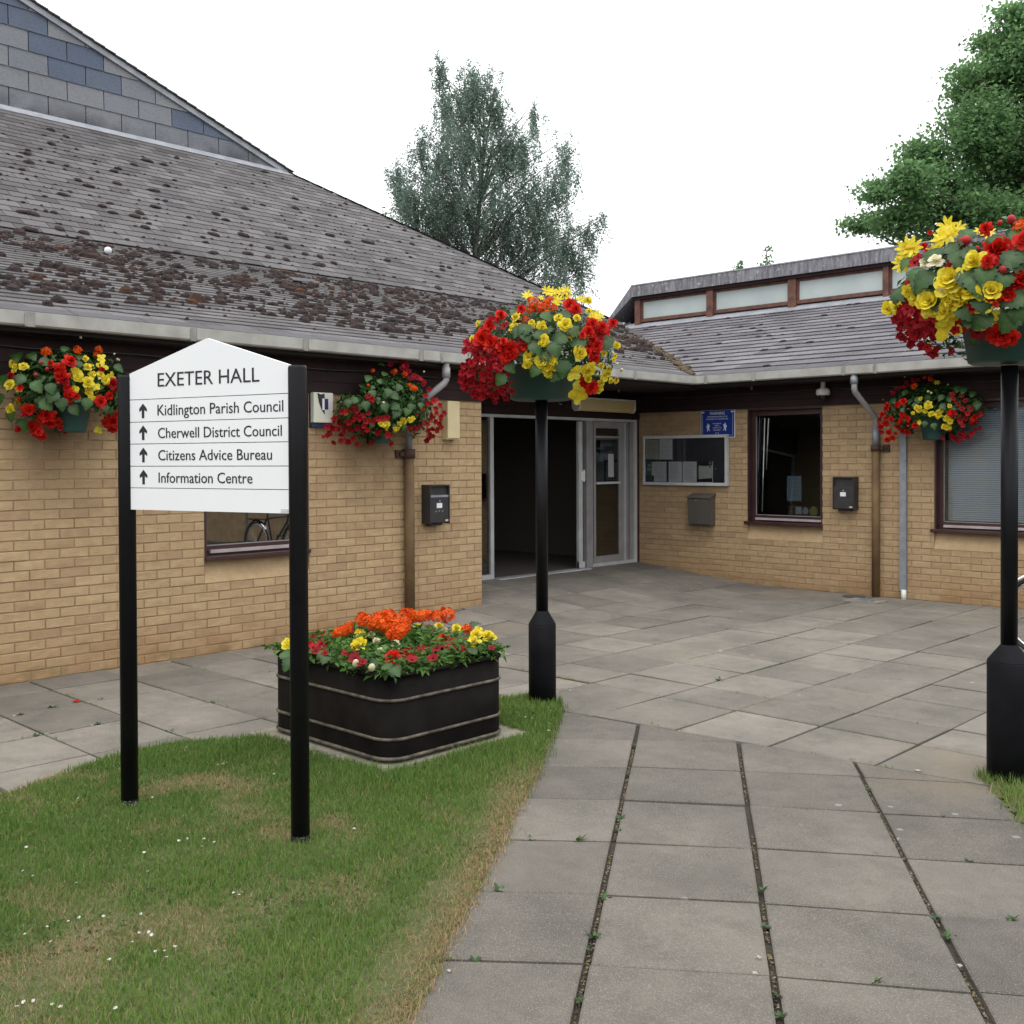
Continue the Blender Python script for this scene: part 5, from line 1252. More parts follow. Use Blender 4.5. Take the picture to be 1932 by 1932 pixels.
basket_leaves(B1, m1, 2600, 60, mk(m1, c1, .15, 2.08, -.10, .17), 21, [(260, 280, 1.2), (440, 290), (590, 380, 1.1), (480, 680, 1.2), (780, 790, 1.3), (600, 930, 1.3), (860, 900, 1.2), (1010, 1010, 1.1), (1240, 900, 1.1), (1130, 850), (300, 1200, 1.3), (100, 580, 1.2), (80, 850, 1.3), (200, 1050, 1.1), (950, 180, .8), (1150, 380, .8), (1650, 450), (1500, 1000, .8), (350, 580, 1.1), (700, 700, 1.1)], cv1)
plant(B1, m1, [('orange', .042, [(690, 230, 1), (1120, 210, 1), (1440, 190, 1.15), (640, 220, .6)]),
    ('scarlet', .048, [(730, 400), (1010, 380, 1.2), (890, 450), (900, 570, 1.2), (880, 520), (1000, 750), (1000, 830, 1.1), (1010, 900, 1.1), (1450, 930, 1.2), (1570, 850, .9), (430, 1030, 1.1), (480, 1050, .8), (680, 1120, 1.5), (620, 1200, 1.3), (750, 1230, 1.3), (540, 1350, 1.5), (480, 1300), (620, 1380), (1620, 1200, 1.5), (1680, 1120), (1560, 1240), (1660, 1350), (830, 1240, .8), (880, 1270, .6), (310, 730, .6)]), ('redb', .045, [(1620, 680, 1.3), (1680, 740), (160, 560, .8), (270, 1340, .7), (1480, 480, .7), (940, 640)]),
    ('yellow', .038, [(210, 400), (240, 440, .8), (350, 430, 1.1), (1130, 560, 1.5), (1100, 500), (1270, 440, 1), (1350, 540), (1260, 660, 1.5), (1330, 700), (1470, 540), (1530, 630), (1250, 300, .8), (180, 690, 1.2), (270, 740), (170, 1030, 1.1)]), ('yopen', .045, [(1470, 310), (1490, 420), (1640, 580, 1.2), (1400, 720, .8), (1350, 870, .8), (1430, 1330, .8)]),
    ('pink', .019, [(610, 400), (520, 540, 1.1), (850, 670), (580, 790, 1.2), (780, 950), (325, 1130, 1.2), (680, 470), (500, 750, .7)]), ('cream', .013, [(300, 370), (1175, 40), (1660, 255), (1700, 335), (1750, 310), (1430, 610)])], cv1)
c2 = (WA+.17, -5.66); B2 = wall_basket(c2, 'A', 'wall basket by the alarm box trailing many small red petunias over the drainpipe', None, .12, 1.80, 2.0)
m2 = Mass((WA+.20, -5.60, 2.13), (.21, .58, .33)); cv2 = lambda x, y: (561.6+.1938*x, 655.2+.1938*y)
def mask2(p):
    u, v, d = proj(p); x, y = (u-561.6)/.1938, (v-655.2)/.1938
    if p[0] < WA+.01: return False
    if x < 620: return y > 470 + max(0, 420-x)*.9
    if x > 1100: return y > 180+(x-1100)*1.1 and not (y > 900)
    return 120 < y < 780 or (x < 900 and y < 960)
basket_leaves(B2, m2, 4200, 60, mask2, 31, [(790, 190, .8), (690, 300, 1), (830, 290, .9), (770, 340, .7), (730, 390, .6), (980, 380, 1), (490, 520, 1), (640, 540, 1.1), (900, 470, 1.2), (1170, 550, .8), (960, 560, 1.1), (950, 620, 1.1), (870, 420, 1.1), (700, 440), (1080, 560, 1), (560, 500), (820, 560, 1.1), (1050, 600)], cv2)
pt2 = [(900, 190, 1.2), (920, 100), (940, 125, .8), (1060, 145, .9), (1020, 190), (1000, 160, .8), (1080, 230), (1190, 320), (1260, 430), (1230, 480), (1250, 550), (1190, 590, 1.2), (1360, 570, 1.1), (1340, 640), (1390, 680), (1370, 740), (1380, 770), (1240, 740), (1260, 800), (1350, 810), (1270, 880), (1140, 800, 1.2), (710, 510, 1.1), (680, 480), (545, 565), (440, 630, 1.3), (510, 620), (570, 620), (370, 690, 1.1), (500, 730, 1.2), (620, 670, 1.1), (690, 640), (690, 720, 1.2), (660, 720), (770, 690), (820, 690), (860, 680), (350, 780, 1.2), (320, 830, 1.2), (510, 810, 1.2), (580, 790, 1.3), (430, 845), (550, 870), (670, 790), (420, 910, 1.1), (350, 930), (575, 955), (710, 940), (780, 835, 1.3), (870, 845, 1.3), (905, 920), (280, 870, .8), (410, 730), (640, 760), (490, 930), (1330, 520), (1100, 290), (1200, 770), (1050, 210), (1130, 280), (1160, 300), (1220, 350), (1300, 530), (1320, 600), (1300, 680), (1400, 640), (1330, 720), (1280, 840), (1250, 900), (1310, 860), (600, 690), (560, 680), (460, 780), (390, 800), (620, 830), (730, 730), (310, 760)]
plant(B2, m2, [('petunia', .034, pt2), ('orange', .043, [(1110, 415, 1.15), (935, 265, .9), (1040, 265, .9), (730, 225, .7), (685, 375, .5)]), ('yellow', .034, [(800, 740, 1.1), (860, 740, 1.1), (830, 750), (1040, 720, 1.2), (1000, 750), (1080, 700, 1.1), (1110, 690), (970, 790), (470, 640, .8), (930, 780, .8)]), ('cream', .014, [(830, 540, 1.3), (495, 570), (1220, 255)])], cv2)
c3 = (4.27, -.19); B3 = wall_basket(c3, 'B', 'wall basket on the right hand wall between the grey conduit and the blinds', None, .15, 1.845, 2.07)
m3 = Mass((4.27, -.21, 2.185), (.58, .21, .30)); cv3 = lambda x, y: (1560+.1938*x, 655.2+.1938*y)
def mask3(p):
    u, v, d = proj(p); x, y = (u-1560)/.1938, (v-655.2)/.1938
    return p[1] < -.01 and not (y > 700 and 840 < x < 1130)
basket_leaves(B3, m3, 2600, 50, mask3, 41, [(1320, 410, 1.2), (1420, 450), (1450, 540, 1.2), (860, 550, 1), (1110, 570, 1), (960, 720, .9), (1040, 740, .9), (740, 600, .7), (1260, 400, 1.1), (880, 500), (790, 440), (1130, 480), (640, 520)], cv3)
plant(B3, m3, [('orange', .046, [(960, 260, 1), (1010, 330, .9), (860, 395, 1.05)]),
    ('scarlet', .042, [(750, 530, 1.3), (700, 560), (600, 570), (590, 600), (740, 650, 1.2), (780, 700, 1.1), (590, 730, 1.1), (690, 770, 1.1), (860, 760), (600, 830), (780, 830, 1.2), (740, 820), (650, 860), (590, 890), (540, 760), (620, 700), (1220, 640, 1.3), (1190, 640), (1440, 690, 1.3), (560, 650), (720, 720)]),
    ('petunia', .033, [(690, 390, 1.1), (740, 380), (880, 320), (840, 330), (1220, 460), (1310, 470, 1.1), (1230, 500), (1280, 555, 1.1), (1350, 520), (1320, 600, 1.2), (1370, 640, 1.1), (1410, 600), (1480, 580), (1490, 650), (1300, 720, 1.1), (1420, 750), (1490, 790), (1320, 820, 1.1), (1190, 820), (1120, 860, 1.1), (1250, 880), (1340, 880), (1400, 840), (1300, 900), (1370, 870), (1220, 860), (1180, 780), (1450, 720), (640, 440), (780, 355), (980, 290, .8), (1290, 680), (1350, 690), (530, 700), (550, 810)]),
    ('yellow', .042, [(990, 570, 1.4), (900, 610, 1.1), (880, 590), (960, 620), (1080, 660, 1.3), (1020, 650), (1160, 700, 1.1), (1200, 725), (1175, 780, 1.1), (1195, 570, .8), (915, 510, .7), (1140, 770)]), ('bidens', .04, [(1070, 345, 1), (910, 725, .8)]), ('pink', .016, [(630, 785), (600, 610), (790, 765), (560, 520), (640, 450), (1490, 650), (790, 600), (540, 660)]), ('cream', .018, [(990, 435, 1.1), (1020, 450), (1180, 355, .8), (760, 285, .8)])], cv3)

# ================================================================== PLANTER
pl = empty('planter', (4.205, -8.04, .026), 'black rounded square planter with tan worn bands, full of orange, red and yellow bedding', 'planter')
PX0, PX1, PY0, PY1 = 3.65, 4.76, -8.49, -7.59
def rrect(x0, x1, y0, y1, r, n=8):
    P = []
    for cx, cy, a0 in ((x1-r, y1-r, 0), (x0+r, y1-r, PI/2), (x0+r, y0+r, PI), (x1-r, y0+r, 1.5*PI)):
        P += [(cx+r*math.cos(a0+PI/2*k/n), cy+r*math.sin(a0+PI/2*k/n)) for k in range(n+1)]
    return P
def shell(loops, mt, name, par, close=True):
    m = MB(); n = len(loops[0][0]); v = []
    for pts, z in loops: v += [(x, y, z) for x, y in pts]
    fs = [(i*n+k, i*n+(k+1) % n, (i+1)*n+(k+1) % n, (i+1)*n+k) for i in range(len(loops)-1) for k in range(n)]
    m.add(v, fs); return obj(name, m, mt, par, smooth=True)
R0 = rrect(PX0, PX1, PY0, PY1, .125); RI = rrect(PX0+.03, PX1-.03, PY0+.03, PY1-.03, .10)
planterpaint = M('planter_paint', (.0055, .0045, .0042), (.011, .009, .008), scale=6, rough=.55, spec=.07, bmp=.1, bscale=40)
body = shell([(R0, .06), (R0, .495), (RI, .495), (RI, .40)], planterpaint, 'body', pl)
m = MB(); m.add([(x, y, .42) for x, y in rrect(PX0+.03, PX1-.03, PY0+.03, PY1-.03, .15)], [list(range(36))]); obj('compost', m, soil, pl)
for z, r_ in ((.052, .010), (.155, .009), (.362, .009), (.492, .011)):
    pts = [(x, y, z) for x, y in rrect(PX0-.002, PX1+.002, PY0-.002, PY1+.002, .127)]; pts.append(pts[0]); m = MB(); m.tube(pts, r_, 10, caps=False); obj('band', m, wornmetal if z < .45 else planterpaint, body, smooth=True)
for x, y in ((3.80, -8.34), (4.61, -8.34), (4.61, -7.74), (3.80, -7.74)): m = MB(); m.box(x-.05, x+.05, y-.05, y+.05, .026, .06); obj('foot', m, blackrough, pl)
cp = lambda x, y: (499.2+.2422*x, 1123.2+.2422*y)
def pz(x, y, z):
    u, v = cp(x, y); d = sight(u, v); k = (z-CAM[2])/d[2]; return CAM+d*k
def fnp(r):
    x, y = r.uniform(PX0-.02, PX1+.02), r.uniform(PY0-.02, PY1+.02)
    h = .50+.09*r.random()+(.05 if y > -8.0 and x < 4.4 else 0)*r.random()
    e_ = min(x-PX0, PX1-x, y-PY0, PY1-y); h = min(h, .475+max(0, e_+.04)*.8+r.uniform(0, .03))
    return (x, y, h), (r.gauss(0, .5), r.gauss(0, .5), 1), 1.1
foliage(pl, fnp, 3000, .055, plantleaf, seed=77)
r = random.Random(3)
def pplant(kind, size, z, pts):
    for p in pts:
        P = pz(p[0], p[1], z+random.uniform(-.01, .015)); k = p[2] if len(p) > 2 else 1
        P[0] = min(max(P[0], PX0-.04), PX1+.05); P[1] = min(max(P[1], PY0-.05), PY1+.04)
        vc = CAM-P; vc /= np.linalg.norm(vc); put(pl, kind, P, np.array([random.gauss(0, .2), random.gauss(0, .2), .75])+vc*.6, size*k)
pplant('orange', .056, .66, [(760, 190), (800, 205), (870, 190), (860, 225, .9), (960, 160, 1.1), (980, 200), (920, 240), (1000, 240, 1.1), (1060, 240), (1110, 160, 1.2), (1090, 215), (1150, 165), (1240, 170, 1.1), (1340, 165), (1420, 160, 1.2), (1080, 260), (1000, 300), (1040, 290, .9), (940, 190), (890, 160, .8)])
pplant('orange', .048, .60, [(590, 285), (640, 270), (660, 235, .9), (560, 300, .8), (1640, 255, .9), (1680, 250, .8)])
pplant('yellow', .042, .58, [(740, 380, 1.2), (720, 400), (760, 320, 1.1), (740, 300), (190, 380, 1.1), (1190, 245, .8), (1650, 310, 1.2), (1630, 370, 1.2), (1600, 245, .9), (1740, 275, 1), (1745, 320, 1.1), (1510, 220, .9), (950, 135, .7)])
pplant('creamb', .030, .57, [(870, 355), (830, 310), (1015, 378, 1.1), (900, 440), (1690, 225, .9)])
pplant('cream', .022, .54, [(1020, 372, 1.2), (1055, 425), (710, 530, 1.1), (835, 562, 1.1), (1515, 325, .7)])
pplant('scarlet', .050, .56, [(1000, 490, 1.3), (1060, 480, .9), (1390, 360, 1.3), (1440, 370, .8)])
pplant('petunia', .030, .56, [(420, 310), (480, 300, 1.1), (500, 290), (380, 400, 1.1), (430, 400, 1.2), (400, 430, 1.1), (450, 370), (650, 460, 1.2), (700, 490, 1.2), (690, 530), (630, 450), (670, 545), (760, 290, 1.1), (810, 285), (730, 295), (1110, 430, 1.1), (1180, 420, 1.2), (1240, 420, 1.2), (1300, 430, 1.3), (1340, 410, 1.1), (1270, 440), (1350, 495, 1.2), (1150, 500, 1.2), (1140, 480), (1510, 410, 1.1), (1570, 420, 1.2), (1470, 360, 1.1), (1770, 410, .9), (1670, 330, 1.1), (1290, 265, .8), (1350, 235, .8), (380, 330, .9), (360, 380), (470, 450, .9), (1130, 445), (1210, 440), (690, 280), (1420, 400), (500, 380, .8), (180, 455, .7), (680, 440)])
pplant('pink', .022, .56, [(1565, 355, 1)])
for q in [(600, 350), (560, 400), (780, 470), (760, 520), (880, 480), (900, 520), (930, 560), (690, 420), (540, 430), (950, 370), (1050, 350), (1130, 330), (1430, 260), (1550, 290), (1600, 250), (1480, 300), (460, 470), (1000, 570), (1230, 480), (1400, 440), (1640, 450), (1700, 430), (200, 500), (150, 450), (1100, 390), (830, 410), (1300, 330), (1200, 360), (650, 390)]:
    P = pz(q[0], q[1], .545); put_leaf(pl, random.choice(LF['big']), P, (random.gauss(0, .3)+.3, random.gauss(0, .3)-.3, 1), (random.gauss(.3, .8), random.gauss(-.3, .8), -.2), random.uniform(.08, .12))

# ================================================================== GRASS AND SMALL GROWTH
def fbm(x, y, seed, sc_): 
    out_ = np.zeros(len(x)); a = 1; 
    for o in range(3):
        r = np.random.default_rng(seed+o); g = r.random((64, 64)); X = (x*sc_*2**o) % 64; Y = (y*sc_*2**o) % 64
        i = X.astype(int); j = Y.astype(int); fx = X-i; fy = Y-j; fx = fx*fx*(3-2*fx); fy = fy*fy*(3-2*fy); i2 = (i+1) % 64; j2 = (j+1) % 64
        out_ += a*((g[i, j]*(1-fx)+g[i2, j]*fx)*(1-fy)+(g[i, j2]*(1-fx)+g[i2, j2]*fx)*fy); a *= .5
    return out_/1.75
def blades(poly, n, name, ymin=None, edge_dry=None, long_at=(), parent=None):
    xs_ = np.array([p[0] for p in poly]); ys_ = np.array([p[1] for p in poly])
    X = RNG.uniform(xs_.min(), xs_.max(), n*4); Y = RNG.uniform(ys_.min(), ys_.max(), n*4)
    ins = inside(poly, X, Y); X = X[ins]; Y = Y[ins]
    ex = RNG.normal(0, .022, len(X)); X = X+ex; Y = Y+RNG.normal(0, .022, len(X))
    v = np.stack([X, Y, np.zeros(len(X))], 1)-CAM; D = v@FW; U = CX+F*(v@RT)/np.maximum(D, .1); V = CY-F*(v@UP)/np.maximum(D, .1)
    vis = (D > .6) & (U > -500) & (U < 2430) & (V < 2500)
    keep = vis & (RNG.random(len(X)) < np.clip((4.6/np.maximum(D, 1))**1.1, .25, 1)) & ~((X > 3.6) & (X < 4.83) & (Y > -8.57) & (Y < -7.48))
    X, Y, D = X[keep][:n], Y[keep][:n], D[keep][:n]; N_ = len(X)
    dist = seg_dist(poly, X, Y)
    g1 = fbm(X, Y, 11, 1.4); g2 = fbm(X, Y, 31, 5.0); g3 = fbm(X, Y, 57, .75)
    dry = np.clip((g1-.55)*2.0+(g2-.5)*2.2, 0, 1)
    if edge_dry is not None:
        a = np.array(edge_dry[0]); b = np.array(edge_dry[1]); ab = b-a; t = np.clip(((X-a[0])*ab[0]+(Y-a[1])*ab[1])/(ab@ab), 0, 1)
        de = np.hypot(X-a[0]-t*ab[0], Y-a[1]-t*ab[1]); wdt = .07+.20*fbm(X, Y, 91, 1.1)+.05*t
        dry = np.maximum(dry, np.clip(1.5-de/np.maximum(wdt, .02), 0, 1))
    lush = np.zeros(N_)
    for lx_, ly_, lr in long_at: lush = np.maximum(lush, np.exp(-((X-lx_)**2+(Y-ly_)**2)/lr**2))
    dry *= (1-lush)
    isdry = RNG.random(N_) < dry*.55+.09
    L = RNG.uniform(.022, .056, N_)*(1+.5*lush)*np.where(isdry, .9, 1)*(1-.30*np.clip(dry, 0, 1)); L *= 1+.5*(g2-.5)
    W = RNG.uniform(.0020, .0038, N_)*np.clip(D/4.2, .9, 1.7)
    az = RNG.uniform(0, 2*PI, N_)+(g2*6); lean = np.where(isdry, RNG.uniform(.5, 1.35, N_), RNG.uniform(.15, .95, N_))
    dx, dy = np.cos(az), np.sin(az); sx_, sy_ = -dy, dx; z0 = .006
    def pt(f, wf, bend): 
        h = L*f*np.cos(lean*bend); o = L*f*np.sin(lean*bend)
        return np.stack([X+dx*o+sx_*W*wf, Y+dy*o+sy_*W*wf, z0+h], 1)
    P = np.stack([pt(0, -.5, 1)-[0, 0, .01], pt(0, .5, 1)-[0, 0, .01], pt(.5, -.42, .75), pt(.5, .42, .75), pt(1, 0, 1.05)], 1)
    C = np.empty((N_, 4)); C[:, 3] = 1
    gA = np.array([.085, .168, .030]); gB = np.array([.185, .275, .062]); gC = np.array([.245, .240, .100]); st_ = np.array([.46, .34, .19]); st2 = np.array([.30, .19, .10])
    k = np.clip(RNG.normal(.4, .28, N_)+(g3-.5)*1.2, 0, 1)[:, None]; c = gA*(1-k)+gB*k
    k2 = np.clip((dry-.22)*1.1+RNG.normal(0, .2, N_), 0, 1)[:, None]; c = c*(1-k2)+gC*k2
    k3 = RNG.random(N_)[:, None]; sc2 = st_*k3+st2*(1-k3); c = np.where(isdry[:, None], sc2, c); C[:, :3] = c
    Cc = np.repeat(C[:, None, :], 5, 1).copy(); Cc[:, 0:2, :3] *= np.array([1.0, .92, .9])
    b0 = np.arange(N_)[:, None]*5; fs = np.array([[0, 1, 3], [0, 3, 2], [2, 3, 4]])
    o = fast_mesh(name, P.reshape(-1, 3), (b0[:, :, None]+fs[None]).reshape(-1, 3), grassm, parent, None, Cc.reshape(-1, 4))
    return o
gr = blades(LAWN, 300000, 'grass', edge_dry=(PE(-1.05), PE(5.2)), long_at=((PM[0]+.05, PM[1]-.05, .22), (4.9, -7.9, .5), (4.9, -8.6, .35), (4.4, -7.2, .4), (3.9, -8.8, .2)))
tag(gr, 'lawn grass, green with dry straw patches, around the sign posts and planter', 'grass')
gr2 = blades(LAWN2, 42000, 'grass', long_at=((7.12, -6.5, .3), (7.4, -6.8, .4)))
tag(gr2, 'green grass corner at the foot of the right hand post', 'grass')
# tall tufts round the post feet
def tufts(name, pts, label, cat, par=None, tone=0):
    V = []; Fc = []; C = []
    for x, y, z, L, n_ in pts:
        for _ in range(n_):
            a = random.random()*6.28; le = random.uniform(.15, .9); l_ = L*random.uniform(.5, 1.2); w_ = .0016; px, py = x+random.gauss(0, .012), y+random.gauss(0, .012)
            dx, dy = math.cos(a), math.sin(a); i = len(V)
            V += [(px-dy*w_, py+dx*w_, z), (px+dy*w_, py-dx*w_, z), (px+dx*l_*math.sin(le*.7)*.55-dy*w_*.8, py+dy*l_*math.sin(le*.7)*.55+dx*w_*.8, z+l_*.55*math.cos(le*.7)), (px+dx*l_*math.sin(le*.7)*.55+dy*w_*.8, py+dy*l_*math.sin(le*.7)*.55-dx*w_*.8, z+l_*.55*math.cos(le*.7)), (px+dx*l_*math.sin(le), py+dy*l_*math.sin(le), z+l_*math.cos(le))]
            Fc += [(i, i+1, i+3), (i, i+3, i+2), (i+2, i+3, i+4)]; t_ = random.random()*.6+tone; g_ = np.array([.07, .15, .03])*(1-t_)+np.array([.22, .24, .08])*t_
            C += [(*g_, 1)]*5
    return tag(fast_mesh(name, np.array(V), np.array(Fc), grassm, par, None, np.array(C)), label, cat)
tp = []
for (cx, cy, r_) in ((PM[0], PM[1], .10), (PR[0], PR[1], .12), (SL[0], SL[1], .045), (SL[0]+ST[0]*1.02, SL[1]+ST[1]*1.02, .045)):
    for k in range(46 if r_ > .05 else 16):
        a = random.random()*6.28; tp.append((cx+math.cos(a)*r_*1.12, cy+math.sin(a)*r_*1.12, 0, .075 if r_ > .05 else .045, 5))
for k in range(60): tp.append((random.uniform(3.66, 4.85), -8.60+random.gauss(0, .015), 0, .045, 4)); tp.append((4.86+random.gauss(0, .012), random.uniform(-8.6, -7.45), 0, .05, 4))
tufts('long_grass', tp, 'longer uncut grass hugging the feet of posts and edge of the planter pad', 'grass')
# debris and moss in the joints: wide path joints, plus thin mossy lines
db = MB()
def crumbs(p, q, n_, w_, zz, sz_):
    p, q = np.array(p), np.array(q)
    for _ in range(n_):
        t = random.random(); c = p+(q-p)*t; nn = np.array([-(q-p)[1], (q-p)[0]])/np.linalg.norm(q-p); c = c+nn*random.gauss(0, w_)
        if mnoise.noise(Vector((c[0]*3, c[1]*3, 0))) < -.25: continue
        s_ = sz_*random.uniform(.4, 1.4); z = ramp_h(c[0], c[1])+zz
        v = [(c[0]+s_*math.cos(a)*random.uniform(.6, 1.2), c[1]+s_*math.sin(a)*random.uniform(.6, 1.2), z) for a in (0, 1.57, 3.14, 4.71)]+[(c[0], c[1], z+s_*.6)]
        db.add(v, [(0, 1, 4), (1, 2, 4), (2, 3, 4), (3, 0, 4)], random.random())
for c_ in (0, .590, 1.190):
    crumbs(P0+PC*c_+PD*(-1.5), P0+PC*c_+PD*5.0, 1700, .0035, -.014, .0050)
m_, t_, b_, o_ = nodes_of('joint_debris'); b_.inputs['Roughness'].default_value = 1
rp = N(t_, 'ShaderNodeValToRGB'); t_.links.new(attr(t_), rp.inputs[0]); e_ = rp.color_ramp
e_.elements[0].color = (.025, .020, .015, 1); e_.elements[1].color = (.24, .20, .15, 1)
for p_, c_ in ((.35, (.06, .045, .03)), (.6, (.10, .095, .03)), (.8, (.17, .12, .07))): x_ = e_.elements.new(p_); x_.color = (*c_, 1)
t_.links.new(rp.outputs[0], b_.inputs[0])
tag(obj('joint_debris', db, MATS['joint_debris'], None, kind='stuff'), 'grit, dead leaves and moss lying in the wide joints of the path', 'debris')
mo = []
def mossline(p, q, n_, L=.012, tone=.3):
    p, q = np.array(p), np.array(q)
    for _ in range(n_):
        t = random.random(); c = p+(q-p)*t
        if mnoise.noise(Vector((c[0]*2.2, c[1]*2.2, 5))) < -.02: continue
        mo.append((c[0]+random.gauss(0, .004), c[1]+random.gauss(0, .004), ramp_h(c[0], c[1])-.008, L*random.uniform(.5, 1.6), 4))
for x in (2.912, 3.52, 4.135, 4.768, 5.362): mossline((x, -6.7), (x, -2.6), 260)
for y in (-3.23, -3.825, -4.43, -5.005, -5.605, -6.075): mossline((2.3, y), (6.5, y), 240)
for y in (-7.74, -8.30, -8.87, -9.41, -9.99): mossline((1.1, y), (3.6, y), 110, .016)
for x in (2.045, 2.65, 3.27): mossline((x, -10.5), (x, -6.7), 130, .016)
mossline((4.5, -6.82), (7.0, -6.58), 150, .02, .6); mossline((3.4, -6.05), (4.3, -6.1), 60, .02)
for k in range(-1, 7): [mossline(P0+PC*a+PD*(k*.553+sk(a)), P0+PC*b+PD*(k*.553+sk(b)), 12, .010) for a, b in ((-.47, 0), (0, .59), (.59, 1.19), (1.19, 1.75))]
tufts('joint_moss', mo, 'thin moss and grass growing in the paving joints', 'moss', tone=.25)
# straw lying over the path edge
sw = []
for _ in range(420):
    k = random.uniform(-1.0, 5); c = random.gauss(-.47, .035); p = P0+PC*c+PD*k; sw.append((p[0], p[1], .001, .05, 1))
o = tufts('dry_straw', sw, 'dry straw lying over the edge of the path', 'dry grass', tone=0)
ca = o.data.attributes['hue'].data; n_ = len(ca); cc = np.tile(np.array([.42, .31, .16, 1.0]), (n_, 1))*np.repeat(RNG.uniform(.6, 1.15, n_//5+1), 5)[:n_, None]; cc[:, 3] = 1; ca.foreach_set('color', cc.astype(np.float32).ravel())

# weeds rooted in the joints, one object each
def weed_mesh(seed):
    r = random.Random(seed); m = MB(); n_ = r.randint(8, 13)
    for i in range(n_):
        a = 2*PI*i/n_+r.uniform(-.3, .3); el = r.uniform(.15, .7); d = Vector((math.cos(a)*math.cos(el), math.sin(a)*math.cos(el), math.sin(el))); s_ = Vector((-math.sin(a), math.cos(a), 0)); L = r.uniform(.6, 1.1); u_ = d.cross(s_)*-1
        m.add([Vector((0, 0, 0)), d*L*.45+s_*.17*L+u_*.04, d*L*.45, d*L*.45-s_*.17*L+u_*.04, d*L*.8+s_*.13*L-Vector((0, 0, .06)), d*L*.8-s_*.13*L-Vector((0, 0, .06)), d*L-Vector((0, 0, .14))], [(0, 1, 2), (0, 2, 3), (2, 1, 4), (2, 4, 6), (2, 6, 5), (2, 5, 3)], r.random())
    return m.mesh('weed', leafbig, True)
WM = [weed_mesh(i) for i in range(5)]
gcv = lambda u, v: (lambda d: CAM+d*((.0-CAM[2])/d[2]))(sight(u, v))
z8 = lambda x, y: ((1000+x*.5694)*.62403, (1996+y*.5694)*.62403); z9 = lambda x, y: ((1996+x*.5694)*.62403, (1996+y*.5694)*.62403); z7 = lambda x, y: ((x*.5694)*.62403, (1996+y*.5694)*.62403)
weeds = [(z8(1535, 835), .05, 'five leaved rosette weed in the left path joint, halfway up'), (z8(1525, 900), .038, 'small weed just below the rosette in the left path joint'), (z8(1582, 603), .036, 'small weed in the left path joint near its far end'),
 (z8(1610, 450), .035, 'farthest weed in the left path joint'), (z8(1450, 1257), .045, 'flat weed where the left path joint meets a cross joint'), (z8(1395, 1462), .068, 'large rosette weed in the left path joint near the front'),
 (z8(1375, 1530), .03, 'tiny weed just below the large front rosette'), (z8(1328, 1800), .034, 'upright leaf pair nearest the bottom edge in the left path joint'), (z8(1065, 948), .045, 'low weed in the cross joint near the dry lawn edge'),
 (z8(1310, 955), .075, 'widest weed clump in the cross joint left of the path'), (z8(1300, 740), .03, 'small weed in the far cross joint of the path'), (z8(897, 1218), .06, 'grassy weed clump in the cross joint at the lawn edge'), (z8(567, 1587), .055, 'broad leaved weed at the corner of lawn and path'),
 (z8(765, 1595), .04, 'flattened weed in the nearest full cross joint'), (z9(540, 1215), .045, 'pale weed in the middle path joint'), (z9(562, 1410), .04, 'single upright leaf in the middle path joint'), (z9(618, 1780), .035, 'brownish leaf in the middle path joint near the front'),
 (z9(633, 1880), .040, 'leaf at the bottom edge in the middle path joint'), (z9(1100, 685), .045, 'dark green weed in the right path joint near the tilted slab'), (z9(1525, 1462), .048, 'bushy weed in the right path joint'), (z9(1465, 1365), .04, 'flat weed in the right path joint at a cross joint'),
 (z9(1640, 1060), .038, 'weed in the cross joint right of the path'), (z9(1865, 1370), .048, 'weed in the cross joint at the right edge of the photo'), (z9(770, 790), .03, 'tiny weed in the cross joint between middle and right joints'), (z9(1140, 1700), .045, 'low spreading weed in the front cross joint'),
 (z9(1145, 1030), .025, 'faint weed in the second cross joint'), (z9(318, 107), .085, 'bright green weed clump alone in the middle of the courtyard'), (z9(1500, 822), .028, 'pale weed near the right lawn corner'),
 (z7(105, 290), .05, 'weed in the paving joint nearest the wall at far left'), (z7(280, 250), .07, 'grassy weed in the paving joint beside the fallen red petal'), (z7(530, 210), .045, 'weed in the joint left of the first sign post'), (z7(195, 400), .05, 'weed at a slab corner left of the sign'),
 (z7(900, 378), .05, 'weed in the joint between the sign posts'), (z7(1130, 225), .045, 'weed in the paving behind the sign between its posts'), (z7(120, 700), .06, 'weed where the paving meets the lawn at left edge'), (z7(515, 340), .05, 'mossy weed clump in the joint by the first sign post')]
for (u, v), s_, lab in weeds:
    p = gcv(u, v); o = link('weed', random.choice(WM), None, mat=orient((p[0], p[1], ramp_h(p[0], p[1])-.006), (random.gauss(0, .1), random.gauss(0, .1), 1), s_*.72)); tag(o, lab, 'weed', 'weeds in the paving joints')
